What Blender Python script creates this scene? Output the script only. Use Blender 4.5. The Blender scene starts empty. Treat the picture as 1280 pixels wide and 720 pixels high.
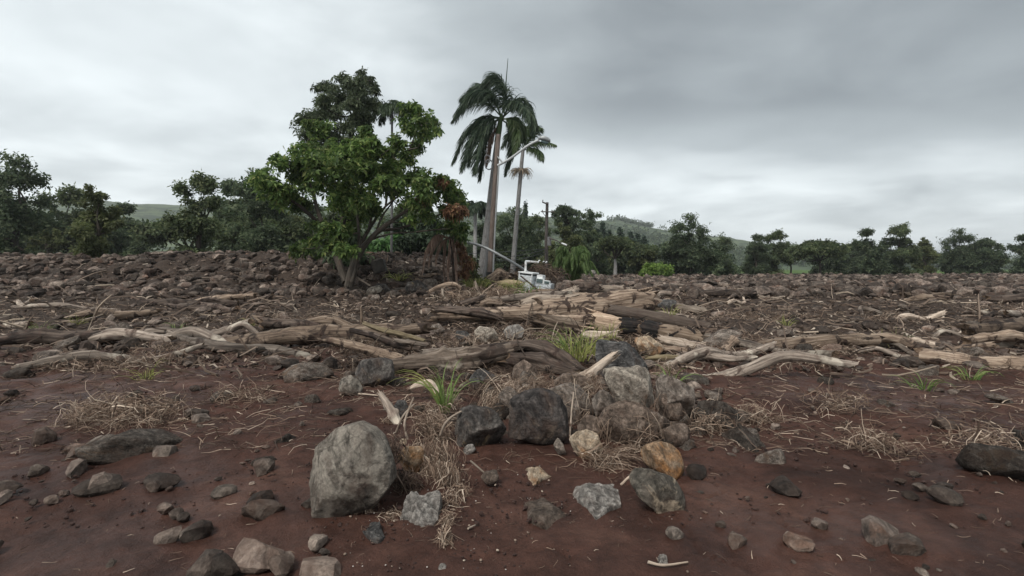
import bpy, bmesh, math, random
import numpy as np
from mathutils import Vector
R = math.radians
C = bpy.context.scene.collection
SC = bpy.context.scene

# ------------------------------------------------------------------ camera, sky, sun, exposure
F, HZ, CAMZ = 650.0, 335.0, 1.6          # focal length in photo pixels, horizon row, eye height
cam_d = bpy.data.cameras.new('camera'); cam = bpy.data.objects.new('camera', cam_d); C.objects.link(cam)
cam_d.sensor_width = 36; cam_d.lens = F / 1280 * 36
cam_d.shift_y = -(360 - HZ) / 1280
cam_d.clip_start = 0.05; cam_d.clip_end = 20000
cam.location = (0, 0, CAMZ); cam.rotation_euler = (R(90), 0, 0)
SC.camera = cam
SC.view_settings.view_transform = 'Standard'; SC.view_settings.look = 'None'
SC.view_settings.gamma = 1; SC.view_settings.exposure = 0.8
SUN_EL, SUN_ROT = R(52), R(-150)

W = bpy.data.worlds.new('World'); SC.world = W; W.use_nodes = True
def build_world():
    nt = W.node_tree; nt.nodes.clear(); N = nt.nodes; L = nt.links
    out = N.new('ShaderNodeOutputWorld'); bg = N.new('ShaderNodeBackground'); bg.inputs[1].default_value = 0.10
    sky = N.new('ShaderNodeTexSky'); sky.sky_type = 'NISHITA'; sky.sun_disc = False
    sky.sun_elevation = SUN_EL; sky.sun_rotation = SUN_ROT; sky.dust_density = 3
    tc = N.new('ShaderNodeTexCoord'); sp = N.new('ShaderNodeSeparateXYZ'); L.new(tc.outputs['Generated'], sp.inputs[0])
    def m(op, a, b=None, c=None):
        n = N.new('ShaderNodeMath'); n.operation = op
        for i, v in enumerate((a, b, c)):
            if v is None: continue
            if isinstance(v, (int, float)): n.inputs[i].default_value = v
            else: L.new(v, n.inputs[i])
        return n.outputs[0]
    x, y, z = sp.outputs
    za = m('MAXIMUM', z, 0.0)
    den = m('ADD', za, 0.16)
    px = m('DIVIDE', x, den); py = m('DIVIDE', y, den)
    cb = N.new('ShaderNodeCombineXYZ'); L.new(px, cb.inputs[0]); L.new(py, cb.inputs[1]); cb.inputs[2].default_value = 3.3
    def noise(s, d, dist=0.0, rough=0.55):
        n = N.new('ShaderNodeTexNoise'); n.inputs['Scale'].default_value = s; n.inputs['Detail'].default_value = d
        n.inputs['Distortion'].default_value = dist; n.inputs['Roughness'].default_value = rough
        L.new(cb.outputs[0], n.inputs['Vector']); return n.outputs[0]
    n1 = noise(0.62, 4, 0.4); n2 = noise(1.7, 5, 0.3, 0.5)
    # a darker shelf of cloud rises to the right above a bright band low over the hills
    def sstep(v, a, b):
        n = N.new('ShaderNodeMapRange'); n.interpolation_type = 'SMOOTHSTEP'
        n.inputs['From Min'].default_value = a; n.inputs['From Max'].default_value = b
        L.new(v, n.inputs['Value']); return n.outputs[0]
    edge = m('ADD', z, m('MULTIPLY', m('SUBTRACT', n2, 0.5), 0.16))
    edge = m('ADD', edge, m('MULTIPLY', x, 0.10))
    shelf = sstep(edge, 0.19, 0.31)
    right = sstep(x, -0.32, 0.25)
    dark = m('MULTIPLY', shelf, m('MULTIPLY_ADD', right, 0.75, 0.25))
    low = sstep(z, 0.16, 0.0)
    v = m('ADD', 0.72, m('MULTIPLY', m('SUBTRACT', n1, 0.5), 0.75))
    v = m('ADD', v, m('MULTIPLY', m('SUBTRACT', n2, 0.5), 0.6))
    v = m('SUBTRACT', v, m('MULTIPLY', dark, 0.5))
    v = m('SUBTRACT', v, m('MULTIPLY', low, -0.10))
    rp = N.new('ShaderNodeValToRGB'); L.new(v, rp.inputs[0])
    e = rp.color_ramp.elements
    e[0].position = 0.08; e[0].color = (0.165, 0.184, 0.196, 1)
    e[1].position = 0.85; e[1].color = (0.605, 0.648, 0.66, 1)
    k = e.new(0.5); k.color = (0.325, 0.356, 0.37, 1)
    bs = N.new('ShaderNodeMixRGB'); bs.blend_type = 'MULTIPLY'; bs.inputs[0].default_value = 1
    L.new(rp.outputs[0], bs.inputs[1]); bs.inputs[2].default_value = (10, 10, 10, 1)
    mx = N.new('ShaderNodeMixRGB'); mx.inputs[0].default_value = 0.95
    L.new(sky.outputs[0], mx.inputs[1]); L.new(bs.outputs[0], mx.inputs[2])
    L.new(mx.outputs[0], bg.inputs[0]); L.new(bg.outputs[0], out.inputs[0])
build_world()
sun_d = bpy.data.lights.new('sun', 'SUN'); sun = bpy.data.objects.new('sun', sun_d); C.objects.link(sun)
sun_d.energy = 1.5; sun_d.angle = R(18); sun_d.color = (1, 0.96, 0.9)
sdir = Vector((math.sin(SUN_ROT) * math.cos(SUN_EL), math.cos(SUN_ROT) * math.cos(SUN_EL), math.sin(SUN_EL)))
sun.rotation_euler = (-sdir).to_track_quat('-Z', 'Y').to_euler()

# ------------------------------------------------------------------ numeric helpers
rng = np.random.default_rng(11); random.seed(11)
def _h(ix, iy, iz):
    n = (ix * 374761393 + iy * 668265263 + iz * 1274126177) & 0x7fffffff
    n = ((n ^ (n >> 13)) * 1103515245 + 12345) & 0x7fffffff
    n = (n ^ (n >> 15)) * 747796405 & 0x7fffffff
    return ((n ^ (n >> 14)) & 0xffff) / 32767.5 - 1.0
def vnoise(p):
    p = np.asarray(p, float); i = np.floor(p).astype(np.int64); f = p - i; u = f * f * f * (f * (f * 6 - 15) + 10)
    r = 0
    for dx in (0, 1):
        wx = u[..., 0] if dx else 1 - u[..., 0]
        for dy in (0, 1):
            wy = u[..., 1] if dy else 1 - u[..., 1]
            for dz in (0, 1):
                wz = u[..., 2] if dz else 1 - u[..., 2]
                r = r + wx * wy * wz * _h(i[..., 0] + dx, i[..., 1] + dy, i[..., 2] + dz)
    return r
def fbm(p, o=4, g=0.5):
    p = np.asarray(p, float); a, s, r = 1.0, 1.0, 0
    for k in range(o):
        r = r + a * vnoise(p * s + k * 17.31); a *= g; s *= 2.03
    return r
def ss(a, b, x):
    t = np.clip((x - a) / (b - a), 0, 1); return t * t * (3 - 2 * t)
def nrm(v): return v / np.maximum(np.linalg.norm(v, axis=-1, keepdims=True), 1e-9)
def catmull(P, n):
    P = np.asarray(P, float)
    if len(P) == 2: return P[0] + (P[1] - P[0]) * np.linspace(0, 1, n)[:, None]
    E = np.vstack([2 * P[0] - P[1], P, 2 * P[-1] - P[-2]])
    t = np.linspace(0, len(P) - 1 - 1e-6, n); i = t.astype(int); f = (t - i)[:, None]
    a, b, c, d = E[i], E[i + 1], E[i + 2], E[i + 3]
    return 0.5 * (2 * b + (c - a) * f + (2 * a - 5 * b + 4 * c - d) * f ** 2 + (3 * b - a - 3 * c + d) * f ** 3)

# ground height: the mud basin by the eye, the debris plain beyond, the rubble bank on the left
DS = [-50, 6, 7, 8, 9, 10, 11.5, 13, 15, 17, 21, 26, 40, 100, 300, 4000]
HS = [0, 0, .015, .03, .065, .10, .175, .25, .325, .4, .5, .6, .6, .5, .5, .5]
def hs(x, y):
    x = np.asarray(x, float); y = np.asarray(y, float)
    h = np.interp(y, DS, HS)
    wob = vnoise(np.stack([x * .25, y * .25, x * 0 + 4.4], -1)) * .8
    bank = ss(-.8, -4.2, x + .06 * (y - 24) + wob) * ss(20.5, 27.5, y + wob) * (1 - .55 * ss(33, 50, y))
    return h + bank * (1.5 + .25 * vnoise(np.stack([x * .4, y * .4, x * 0 + 9.1], -1)))
def micro(x, y):
    p = np.stack([x, y, x * 0], -1)
    far = ss(6.0, 11, y); rough = .02 + .05 * far + .10 * ss(18, 26, y)
    side = ss(1.6, 3.2, np.abs(x)) * (1 - far)
    n = fbm(p * 1.7, 5) * rough * 1.1 + fbm(p * 6.1 + 3, 4) * (.013 + .02 * far) + side * .03 * fbm(p * 1.1 + 8, 4)
    crack = np.maximum(0, .10 - np.abs(fbm(p * 1.5 + 20, 3))) * (1 - far) * .22 * ss(-.1, .35, vnoise(p * .9 + 5))
    return (n - crack) * (1 - ss(60, 200, y))
def gh(x, y): return hs(x, y) + micro(np.asarray(x, float), np.asarray(y, float))
def P(px, py, d): return np.array([(px - 640) / F * d, d, CAMZ - (py - HZ) / F * d])
def G(px, py):
    """depth at which the sight line through a photo pixel meets the ground"""
    d = np.concatenate([np.arange(1.5, 30, .02), np.arange(30, 140, .2)])
    z = CAMZ - (py - HZ) / F * d; h = hs((px - 640) / F * d, d)
    k = np.nonzero(z <= h)[0]
    return float(d[k[0]]) if len(k) else 60.0

# ------------------------------------------------------------------ object helpers
def mesh(name, v, faces, mats, smooth=True, midx=None, attr=None):
    v = np.asarray(v, np.float32).reshape(-1, 3)
    if isinstance(faces, np.ndarray): faces = [faces]
    faces = [np.asarray(f, np.int32) for f in faces if len(f)]
    me = bpy.data.meshes.new(name)
    me.vertices.add(len(v)); me.vertices.foreach_set('co', v.ravel())
    li = np.concatenate([f.ravel() for f in faces]); tot = np.concatenate([np.full(len(f), f.shape[1], np.int32) for f in faces])
    me.loops.add(len(li)); me.loops.foreach_set('vertex_index', li)
    me.polygons.add(len(tot)); st = np.zeros(len(tot), np.int32); st[1:] = np.cumsum(tot)[:-1]
    me.polygons.foreach_set('loop_start', st)
    try: me.polygons.foreach_set('loop_total', tot)
    except Exception: pass
    me.polygons.foreach_set('use_smooth', np.full(len(tot), bool(smooth)))
    if midx is not None: me.polygons.foreach_set('material_index', np.asarray(midx, np.int32))
    if attr is not None:
        a = me.attributes.new('grain', 'FLOAT_VECTOR', 'POINT'); a.data.foreach_set('vector', np.asarray(attr, np.float32).ravel())
    for m in (mats if isinstance(mats, (list, tuple)) else [mats]): me.materials.append(m)
    me.update(calc_edges=True); me.validate()
    return me
def link(name, me, parent=None, loc=None):
    o = bpy.data.objects.new(name, me); C.objects.link(o)
    if loc is not None: o.location = tuple(float(q) for q in loc)
    if parent is not None: o.parent = parent
    return o
def tag(o, label=None, cat=None, group=None, kind=None):
    if label: o['label'] = label
    if cat: o['category'] = cat
    if group: o['group'] = group
    if kind: o['kind'] = kind
    return o
def empty(name, loc):
    o = bpy.data.objects.new(name, None); C.objects.link(o); o.location = tuple(float(q) for q in loc); o.empty_display_size = .2
    return o
def part(name, root, v, faces, mats, **k):
    """a mesh given in world coordinates, made a child of root (root has no rotation)"""
    v = np.asarray(v, float).reshape(-1, 3) - np.array(root.location) - (np.array(root.parent.location) if root.parent else 0)
    return link(name, mesh(name, v, faces, mats, **k), root)

# ------------------------------------------------------------------ materials
def new_mat(name):
    m = bpy.data.materials.new(name); m.use_nodes = True
    nt = m.node_tree; b = nt.nodes['Principled BSDF']; return m, nt, b
def nz(nt, vec, scale, detail=5, rough=.55, dist=0):
    n = nt.nodes.new('ShaderNodeTexNoise'); n.inputs['Scale'].default_value = scale; n.inputs['Detail'].default_value = detail
    n.inputs['Roughness'].default_value = rough; n.inputs['Distortion'].default_value = dist
    nt.links.new(vec, n.inputs['Vector']); return n.outputs[0]
def ramp(nt, fac, stops):
    r = nt.nodes.new('ShaderNodeValToRGB'); e = r.color_ramp.elements
    while len(e) < len(stops): e.new(.5)
    for k, (p, c) in enumerate(stops): e[k].position = p; e[k].color = (*c, 1) if len(c) == 3 else c
    nt.links.new(fac, r.inputs[0]); return r.outputs[0]
def mix(nt, f, a, b, mode='MIX'):
    n = nt.nodes.new('ShaderNodeMixRGB'); n.blend_type = mode
    for i, q in enumerate((f, a, b)):
        if isinstance(q, (int, float)): n.inputs[i].default_value = q
        elif isinstance(q, tuple): n.inputs[i].default_value = (*q, 1)
        else: nt.links.new(q, n.inputs[i])
    return n.outputs[0]
def bump(nt, b, hgt, s, d=.02, prev=None):
    n = nt.nodes.new('ShaderNodeBump'); n.inputs['Strength'].default_value = s; n.inputs['Distance'].default_value = d
    nt.links.new(hgt, n.inputs['Height'])
    if prev is not None: nt.links.new(prev, n.inputs['Normal'])
    nt.links.new(n.outputs[0], b.inputs['Normal']); return n.outputs[0]
g3 = lambda v: (v, v, v)
def tc(nt, k): return nt.nodes.new('ShaderNodeTexCoord').outputs[k]
def hue_rand(nt, col, amt=.35):
    oi = nt.nodes.new('ShaderNodeObjectInfo'); hs_ = nt.nodes.new('ShaderNodeHueSaturation')
    mr = nt.nodes.new('ShaderNodeMapRange'); mr.inputs['To Min'].default_value = 1 - amt; mr.inputs['To Max'].default_value = 1 + amt
    nt.links.new(oi.outputs['Random'], mr.inputs['Value']); nt.links.new(mr.outputs[0], hs_.inputs['Value'])
    nt.links.new(col, hs_.inputs['Color']); return hs_.outputs[0]
def rock_mat(name, dark, mid, pale, patch=None, scale=1.0, rough=.85, rand=0, patch_at=(.56, .64), mud=.35, speck=0, vein=None, streak=None):
    m, nt, b = new_mat(name); v = tc(nt, 'Object')
    if rand:
        oi = nt.nodes.new('ShaderNodeObjectInfo'); ad = nt.nodes.new('ShaderNodeVectorMath'); ad.operation = 'MULTIPLY_ADD'
        nt.links.new(v, ad.inputs[0]); ad.inputs[1].default_value = (1, 1, 1)
        ml = nt.nodes.new('ShaderNodeVectorMath'); ml.operation = 'SCALE'; ml.inputs[0].default_value = (9, 7, 5)
        nt.links.new(oi.outputs['Random'], ml.inputs['Scale']); nt.links.new(ml.outputs[0], ad.inputs[2]); v = ad.outputs[0]
    a = nz(nt, v, 4.5 * scale, 10, .72, .6); f = nz(nt, v, 34 * scale, 8, .75); w = nz(nt, v, 2.1 * scale, 7, .7, 1.0); q = nz(nt, v, 11 * scale, 8, .7, .4)
    c = ramp(nt, a, [(.34, dark), (.47, mid), (.68, pale)])
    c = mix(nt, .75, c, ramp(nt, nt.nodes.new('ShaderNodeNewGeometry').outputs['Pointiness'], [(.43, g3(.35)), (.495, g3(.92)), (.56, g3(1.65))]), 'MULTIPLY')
    c = mix(nt, .8, c, ramp(nt, f, [(.36, g3(.35)), (.5, g3(.95)), (.62, g3(1.5))]), 'MULTIPLY')
    c = mix(nt, .5, c, ramp(nt, q, [(.4, g3(.35)), (.5, g3(1)), (.58, g3(1.45))]), 'MULTIPLY')
    if patch: c = mix(nt, ramp(nt, w, [(patch_at[0], g3(0)), (patch_at[1], g3(1))]), c, mix(nt, .8, patch, ramp(nt, f, [(.34, g3(.35)), (.64, g3(1.4))]), 'MULTIPLY'))
    if vein:
        vn = nz(nt, v, 1.5, 5, .6, .9); c = mix(nt, ramp(nt, vn, [(.44, g3(0)), (.475, g3(.9)), (.51, g3(.7)), (.56, g3(0))]), c, mix(nt, .7, vein, ramp(nt, f, [(.34, g3(.5)), (.64, g3(1.3))]), 'MULTIPLY'))
    if streak:
        mp = nt.nodes.new('ShaderNodeMapping'); mp.inputs['Rotation'].default_value = (0, .75, 0); mp.inputs['Scale'].default_value = (3, 3, 16); nt.links.new(v, mp.inputs['Vector'])
        sn = nz(nt, mp.outputs[0], 1.6, 7, .7, .3); c = mix(nt, ramp(nt, sn, [(.56, g3(0)), (.66, g3(.75))]), c, streak)
    mu = nz(nt, v, 2.6 * scale, 8, .72, .5)
    c = mix(nt, ramp(nt, mu, [(.47, g3(0)), (.6, g3(mud))]), c, (.07, .042, .031))
    vc = nt.nodes.new('ShaderNodeTexVoronoi'); vc.feature = 'DISTANCE_TO_EDGE'; vc.inputs['Scale'].default_value = 3.2 * scale
    wv = nt.nodes.new('ShaderNodeVectorMath'); wv.operation = 'MULTIPLY_ADD'; n3 = nt.nodes.new('ShaderNodeTexNoise'); n3.inputs['Scale'].default_value = 3 * scale; n3.inputs['Detail'].default_value = 6
    nt.links.new(v, n3.inputs['Vector']); nt.links.new(n3.outputs['Color'], wv.inputs[0]); wv.inputs[1].default_value = (.55, .55, .55); nt.links.new(v, wv.inputs[2]); nt.links.new(wv.outputs[0], vc.inputs['Vector'])
    ck = ramp(nt, vc.outputs[0], [(0, g3(0)), (.035, g3(1))]); c = mix(nt, .5, c, ramp(nt, vc.outputs[0], [(0, g3(.3)), (.03, g3(1))]), 'MULTIPLY')
    if speck:
        vo = nt.nodes.new('ShaderNodeTexVoronoi'); vo.inputs['Scale'].default_value = 130 * scale; nt.links.new(v, vo.inputs['Vector'])
        c = mix(nt, speck, c, ramp(nt, vo.outputs[0], [(.15, g3(.12)), (.4, g3(1.1))]), 'MULTIPLY')
    if rand: c = hue_rand(nt, c, rand)
    if name == 'rubble': c = mix(nt, 1, c, ramp(nt, nt.nodes.new('ShaderNodeNewGeometry').outputs['Random Per Island'], [(0, g3(.35)), (.6, g3(1)), (1, g3(1.9))]), 'MULTIPLY')
    nt.links.new(c, b.inputs['Base Color']); b.inputs['Roughness'].default_value = rough
    b.inputs['Specular IOR Level'].default_value = .2
    p = bump(nt, b, a, .8, .07); p = bump(nt, b, ck, .35, .02, p); p = bump(nt, b, q, .8, .03, p); bump(nt, b, f, .8, .012, p)
    return m
M = {}
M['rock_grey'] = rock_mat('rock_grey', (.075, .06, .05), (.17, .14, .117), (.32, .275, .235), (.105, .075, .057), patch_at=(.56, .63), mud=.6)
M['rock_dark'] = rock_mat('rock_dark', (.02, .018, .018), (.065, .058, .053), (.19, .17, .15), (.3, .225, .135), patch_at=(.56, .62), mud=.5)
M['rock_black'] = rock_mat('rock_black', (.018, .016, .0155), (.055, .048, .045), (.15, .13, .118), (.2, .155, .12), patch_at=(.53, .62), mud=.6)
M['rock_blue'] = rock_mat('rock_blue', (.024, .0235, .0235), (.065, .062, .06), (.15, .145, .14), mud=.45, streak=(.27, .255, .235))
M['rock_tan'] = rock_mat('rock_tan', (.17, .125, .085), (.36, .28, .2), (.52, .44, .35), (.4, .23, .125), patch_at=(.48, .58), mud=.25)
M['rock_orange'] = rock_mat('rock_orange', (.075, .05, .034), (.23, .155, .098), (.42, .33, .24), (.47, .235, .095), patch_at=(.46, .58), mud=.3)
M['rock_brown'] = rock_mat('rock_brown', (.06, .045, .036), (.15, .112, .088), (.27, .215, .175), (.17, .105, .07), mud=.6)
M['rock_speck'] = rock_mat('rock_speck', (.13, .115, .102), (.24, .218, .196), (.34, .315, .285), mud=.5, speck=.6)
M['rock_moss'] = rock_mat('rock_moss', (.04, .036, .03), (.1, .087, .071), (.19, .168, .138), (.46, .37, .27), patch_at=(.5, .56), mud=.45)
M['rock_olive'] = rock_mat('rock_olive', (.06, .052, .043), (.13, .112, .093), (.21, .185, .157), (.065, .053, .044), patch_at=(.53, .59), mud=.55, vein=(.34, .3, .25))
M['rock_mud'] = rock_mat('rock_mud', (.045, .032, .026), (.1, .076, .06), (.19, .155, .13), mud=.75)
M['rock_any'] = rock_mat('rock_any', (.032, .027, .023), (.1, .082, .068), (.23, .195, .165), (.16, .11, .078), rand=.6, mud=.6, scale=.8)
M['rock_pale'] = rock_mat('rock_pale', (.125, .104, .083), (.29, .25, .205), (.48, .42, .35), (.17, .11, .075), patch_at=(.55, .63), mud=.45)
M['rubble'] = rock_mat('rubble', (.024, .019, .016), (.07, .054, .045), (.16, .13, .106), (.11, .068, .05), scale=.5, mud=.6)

def wood_mat(name, dark, mid, pale, bark=None, bark_at=(.5, .58), rough=.85, patch=None):
    m, nt, b = new_mat(name); at = nt.nodes.new('ShaderNodeAttribute'); at.attribute_name = 'grain'; v = at.outputs['Vector']
    ob = tc(nt, 'Object')
    a = nz(nt, v, 22, 7, .65, .25); f = nz(nt, v, 75, 4, .7); w = nz(nt, ob, 3.1, 6, .62, .9); w2 = nz(nt, ob, 1.4, 4, .6, .4)
    c = ramp(nt, a, [(.33, dark), (.5, mid), (.68, pale)])
    c = mix(nt, .5, c, ramp(nt, f, [(.3, g3(.35)), (.55, g3(1)), (.75, g3(1.25))]), 'MULTIPLY')
    if bark:
        bc = mix(nt, .6, bark, ramp(nt, nz(nt, ob, 30, 6, .7), [(.3, g3(.3)), (.7, g3(1.4))]), 'MULTIPLY')
        c = mix(nt, ramp(nt, w, [(bark_at[0], g3(0)), (bark_at[1], g3(1))]), c, bc)
    if patch: c = mix(nt, ramp(nt, w2, [(.55, g3(0)), (.62, g3(.8))]), c, patch)
    c = mix(nt, ramp(nt, nz(nt, ob, 5.5, 5, .65), [(.52, g3(0)), (.72, g3(.55))]), c, (.085, .05, .038))
    oi = nt.nodes.new('ShaderNodeObjectInfo')
    c = hue_rand(nt, c, .45)
    nt.links.new(c, b.inputs['Base Color']); b.inputs['Roughness'].default_value = rough; b.inputs['Specular IOR Level'].default_value = .25
    p = bump(nt, b, a, .7, .025); bump(nt, b, w, .35, .03, p)
    return m
M['wood_pale'] = wood_mat('wood_pale', (.13, .095, .072), (.39, .31, .243), (.58, .485, .395), (.085, .057, .043), (.56, .63))
M['wood_brown'] = wood_mat('wood_brown', (.052, .034, .025), (.225, .163, .118), (.45, .355, .272), (.04, .027, .021), (.52, .59))
M['wood_dark'] = wood_mat('wood_dark', (.018, .013, .011), (.075, .055, .044), (.2, .155, .125), (.025, .018, .015), (.53, .6))
M['wood_grey'] = wood_mat('wood_grey', (.075, .058, .048), (.23, .185, .15), (.42, .35, .29), (.07, .05, .04), (.56, .63), patch=(.5, .44, .36))
M['wood_patch'] = wood_mat('wood_patch', (.05, .036, .028), (.19, .145, .112), (.38, .31, .25), (.06, .043, .034), (.52, .59), patch=(.56, .48, .38))
M['wood_band'] = wood_mat('wood_band', (.15, .1, .065), (.36, .26, .185), (.54, .42, .31), (.016, .012, .011), (.565, .6))
M['wood_smooth'] = wood_mat('wood_smooth', (.075, .055, .045), (.13, .098, .078), (.19, .15, .12))
M['wood_yellow'] = wood_mat('wood_yellow', (.15, .12, .06), (.32, .25, .15), (.48, .39, .26))
M['cut_end'] = wood_mat('cut_end', (.05, .03, .02), (.13, .085, .055), (.25, .175, .12))
M['tree_bark'] = wood_mat('tree_bark', (.022, .018, .014), (.06, .05, .04), (.12, .1, .08))
M['palm_bark'] = wood_mat('palm_bark', (.17, .165, .16), (.3, .29, .28), (.42, .41, .395))
M['pole_wood'] = wood_mat('pole_wood', (.065, .05, .042), (.125, .098, .083), (.19, .155, .135))

def island_mat(name, stops, rough=.7, trans=0, patch=0, scale=.35, spec=.3):
    m, nt, b = new_mat(name); ge = nt.nodes.new('ShaderNodeNewGeometry')
    c = ramp(nt, ge.outputs['Random Per Island'], stops)
    if patch:
        n = nz(nt, tc(nt, 'Object'), scale, 3, .6)
        c = mix(nt, patch, c, ramp(nt, n, [(.35, g3(.45)), (.65, g3(1.6))]), 'MULTIPLY')
    nt.links.new(c, b.inputs['Base Color']); b.inputs['Roughness'].default_value = rough; b.inputs['Specular IOR Level'].default_value = spec
    if trans:
        tr = nt.nodes.new('ShaderNodeBsdfTranslucent'); nt.links.new(c, tr.inputs[0])
        mx = nt.nodes.new('ShaderNodeMixShader'); mx.inputs[0].default_value = trans
        nt.links.new(b.outputs[0], mx.inputs[1]); nt.links.new(tr.outputs[0], mx.inputs[2])
        nt.links.new(mx.outputs[0], nt.nodes['Material Output'].inputs[0])
    return m
M['straw'] = island_mat('straw', [(0, (.06, .038, .027)), (.4, (.165, .11, .078)), (.78, (.31, .225, .165)), (1, (.6, .49, .385))], .8)
M['straw_dark'] = island_mat('straw_dark', [(0, (.03, .02, .016)), (.5, (.085, .056, .042)), (.85, (.17, .12, .09)), (1, (.3, .23, .17))], .85)
M['chips'] = island_mat('chips', [(0, (.03, .021, .017)), (.55, (.11, .077, .059)), (.85, (.26, .195, .15)), (1, (.5, .42, .34))], .85)
M['wood_scrap'] = island_mat('wood_scrap', [(0, (.05, .035, .027)), (.5, (.14, .1, .075)), (.8, (.25, .19, .145)), (1, (.42, .34, .26))], .85)
M['grass'] = island_mat('grass', [(0, (.07, .13, .03)), (.5, (.14, .22, .06)), (.8, (.27, .33, .11)), (1, (.36, .33, .15))], .55, .25)
M['grass_yellow'] = island_mat('grass_yellow', [(0, (.13, .14, .04)), (.5, (.27, .29, .08)), (1, (.42, .38, .18))], .6, .25)
M['leaf_bright'] = island_mat('leaf_bright', [(0, (.04, .075, .02)), (.5, (.1, .165, .042)), (.9, (.18, .24, .07)), (1, (.27, .29, .1))], .5, .4, .75, .7)
M['leaf_dark'] = island_mat('leaf_dark', [(0, (.018, .03, .016)), (.6, (.04, .064, .03)), (1, (.075, .105, .05))], .55, .2, .5, .5)
M['leaf_grey'] = island_mat('leaf_grey', [(0, (.05, .066, .04)), (.6, (.09, .115, .062)), (1, (.165, .19, .11))], .6, .4, .5, .5)
M['leaf_rust'] = island_mat('leaf_rust', [(0, (.08, .04, .024)), (.5, (.17, .09, .052)), (.85, (.25, .13, .07)), (1, (.22, .18, .07))], .7, .3)
M['leaf_hedge'] = island_mat('leaf_hedge', [(0, (.03, .08, .022)), (.6, (.075, .16, .045)), (1, (.13, .24, .075))], .5, .35, .6, .6)
M['leaf_lime'] = island_mat('leaf_lime', [(0, (.1, .18, .03)), (.6, (.19, .29, .06)), (1, (.28, .37, .1))], .5, .4, .4, .6)
M['palm_leaf'] = island_mat('palm_leaf', [(0, (.022, .038, .025)), (.6, (.048, .075, .045)), (1, (.1, .13, .075))], .5, .3)
M['palm_green'] = island_mat('palm_green', [(0, (.035, .065, .026)), (.6, (.075, .115, .045)), (1, (.14, .17, .08))], .5, .35)
M['palm_dead'] = island_mat('palm_dead', [(0, (.2, .125, .095)), (.6, (.37, .255, .2)), (1, (.55, .42, .34))], .8, .3)
M['palm_tan'] = island_mat('palm_tan', [(0, (.17, .135, .1)), (1, (.36, .3, .23))], .8, .25)
M['areca'] = island_mat('areca', [(0, (.09, .15, .05)), (.6, (.165, .245, .085)), (1, (.27, .34, .14))], .5, .45)
M['tree_a'] = island_mat('tree_a', [(0, (.06, .088, .04)), (.6, (.12, .155, .07)), (1, (.2, .225, .11))], .6, .5, .7, .3)
M['tree_b'] = island_mat('tree_b', [(0, (.05, .076, .042)), (.6, (.1, .135, .072)), (1, (.165, .195, .105))], .6, .5, .7, .3)
M['tree_c'] = island_mat('tree_c', [(0, (.075, .095, .036)), (.6, (.145, .168, .067)), (1, (.22, .23, .11))], .6, .5, .7, .3)
M['conifer'] = island_mat('conifer', [(0, (.035, .056, .042)), (.6, (.065, .098, .068)), (1, (.1, .135, .09))], .6, .3, .4, .2)

def plain(name, col, rough=.5, metal=0, var=.25, scale=6, bs=.1):
    m, nt, b = new_mat(name); v = tc(nt, 'Object'); n = nz(nt, v, scale, 6, .65)
    c = mix(nt, 1, col, ramp(nt, n, [(.3, g3(1 - var)), (.7, g3(1 + var * .5))]), 'MULTIPLY')
    nt.links.new(c, b.inputs['Base Color']); b.inputs['Roughness'].default_value = rough; b.inputs['Metallic'].default_value = metal
    bump(nt, b, n, bs, .01); return m
M['white_paint'] = plain('white_paint', (.62, .66, .68), .5, 0, .35, 5)
M['white_pale'] = plain('white_pale', (.78, .8, .8), .5, 0, .25, 5)
def stain(m, col=(.2, .13, .085), at=(.5, .68)):
    nt = m.node_tree; b = nt.nodes['Principled BSDF']; src = b.inputs['Base Color'].links[0].from_socket
    nt.links.new(mix(nt, ramp(nt, nz(nt, tc(nt, 'Object'), 3.2, 9, .72, .6), [(at[0], g3(0)), (at[1], g3(.75))]), src, col), b.inputs['Base Color'])
stain(M['white_paint']); stain(M['white_pale'])
M['slot_dark'] = plain('slot_dark', (.015, .015, .016), .6)
M['glass'] = plain('glass', (.1, .14, .14), .12)
M['smudge'] = plain('smudge', (.3, .36, .46), .7)
M['steel'] = plain('steel', (.33, .34, .34), .5, .3, .25)
M['galvanised'] = plain('galvanised', (.5, .51, .51), .5, .1, .25)
M['lamp_grey'] = plain('lamp_grey', (.17, .165, .165), .5, .2)
M['cable'] = plain('cable', (.035, .035, .038), .6)
M['cable_grey'] = plain('cable_grey', (.16, .16, .17), .6)
M['concrete_dark'] = plain('concrete_dark', (.06, .052, .045), .9, 0, .5, 4, .5)
M['clod'] = plain('clod', (.044, .0215, .016), .95, 0, .5, 30, .4)
M['pebble_white'] = plain('pebble_white', (.6, .55, .5), .7, 0, .3, 60)

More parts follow.
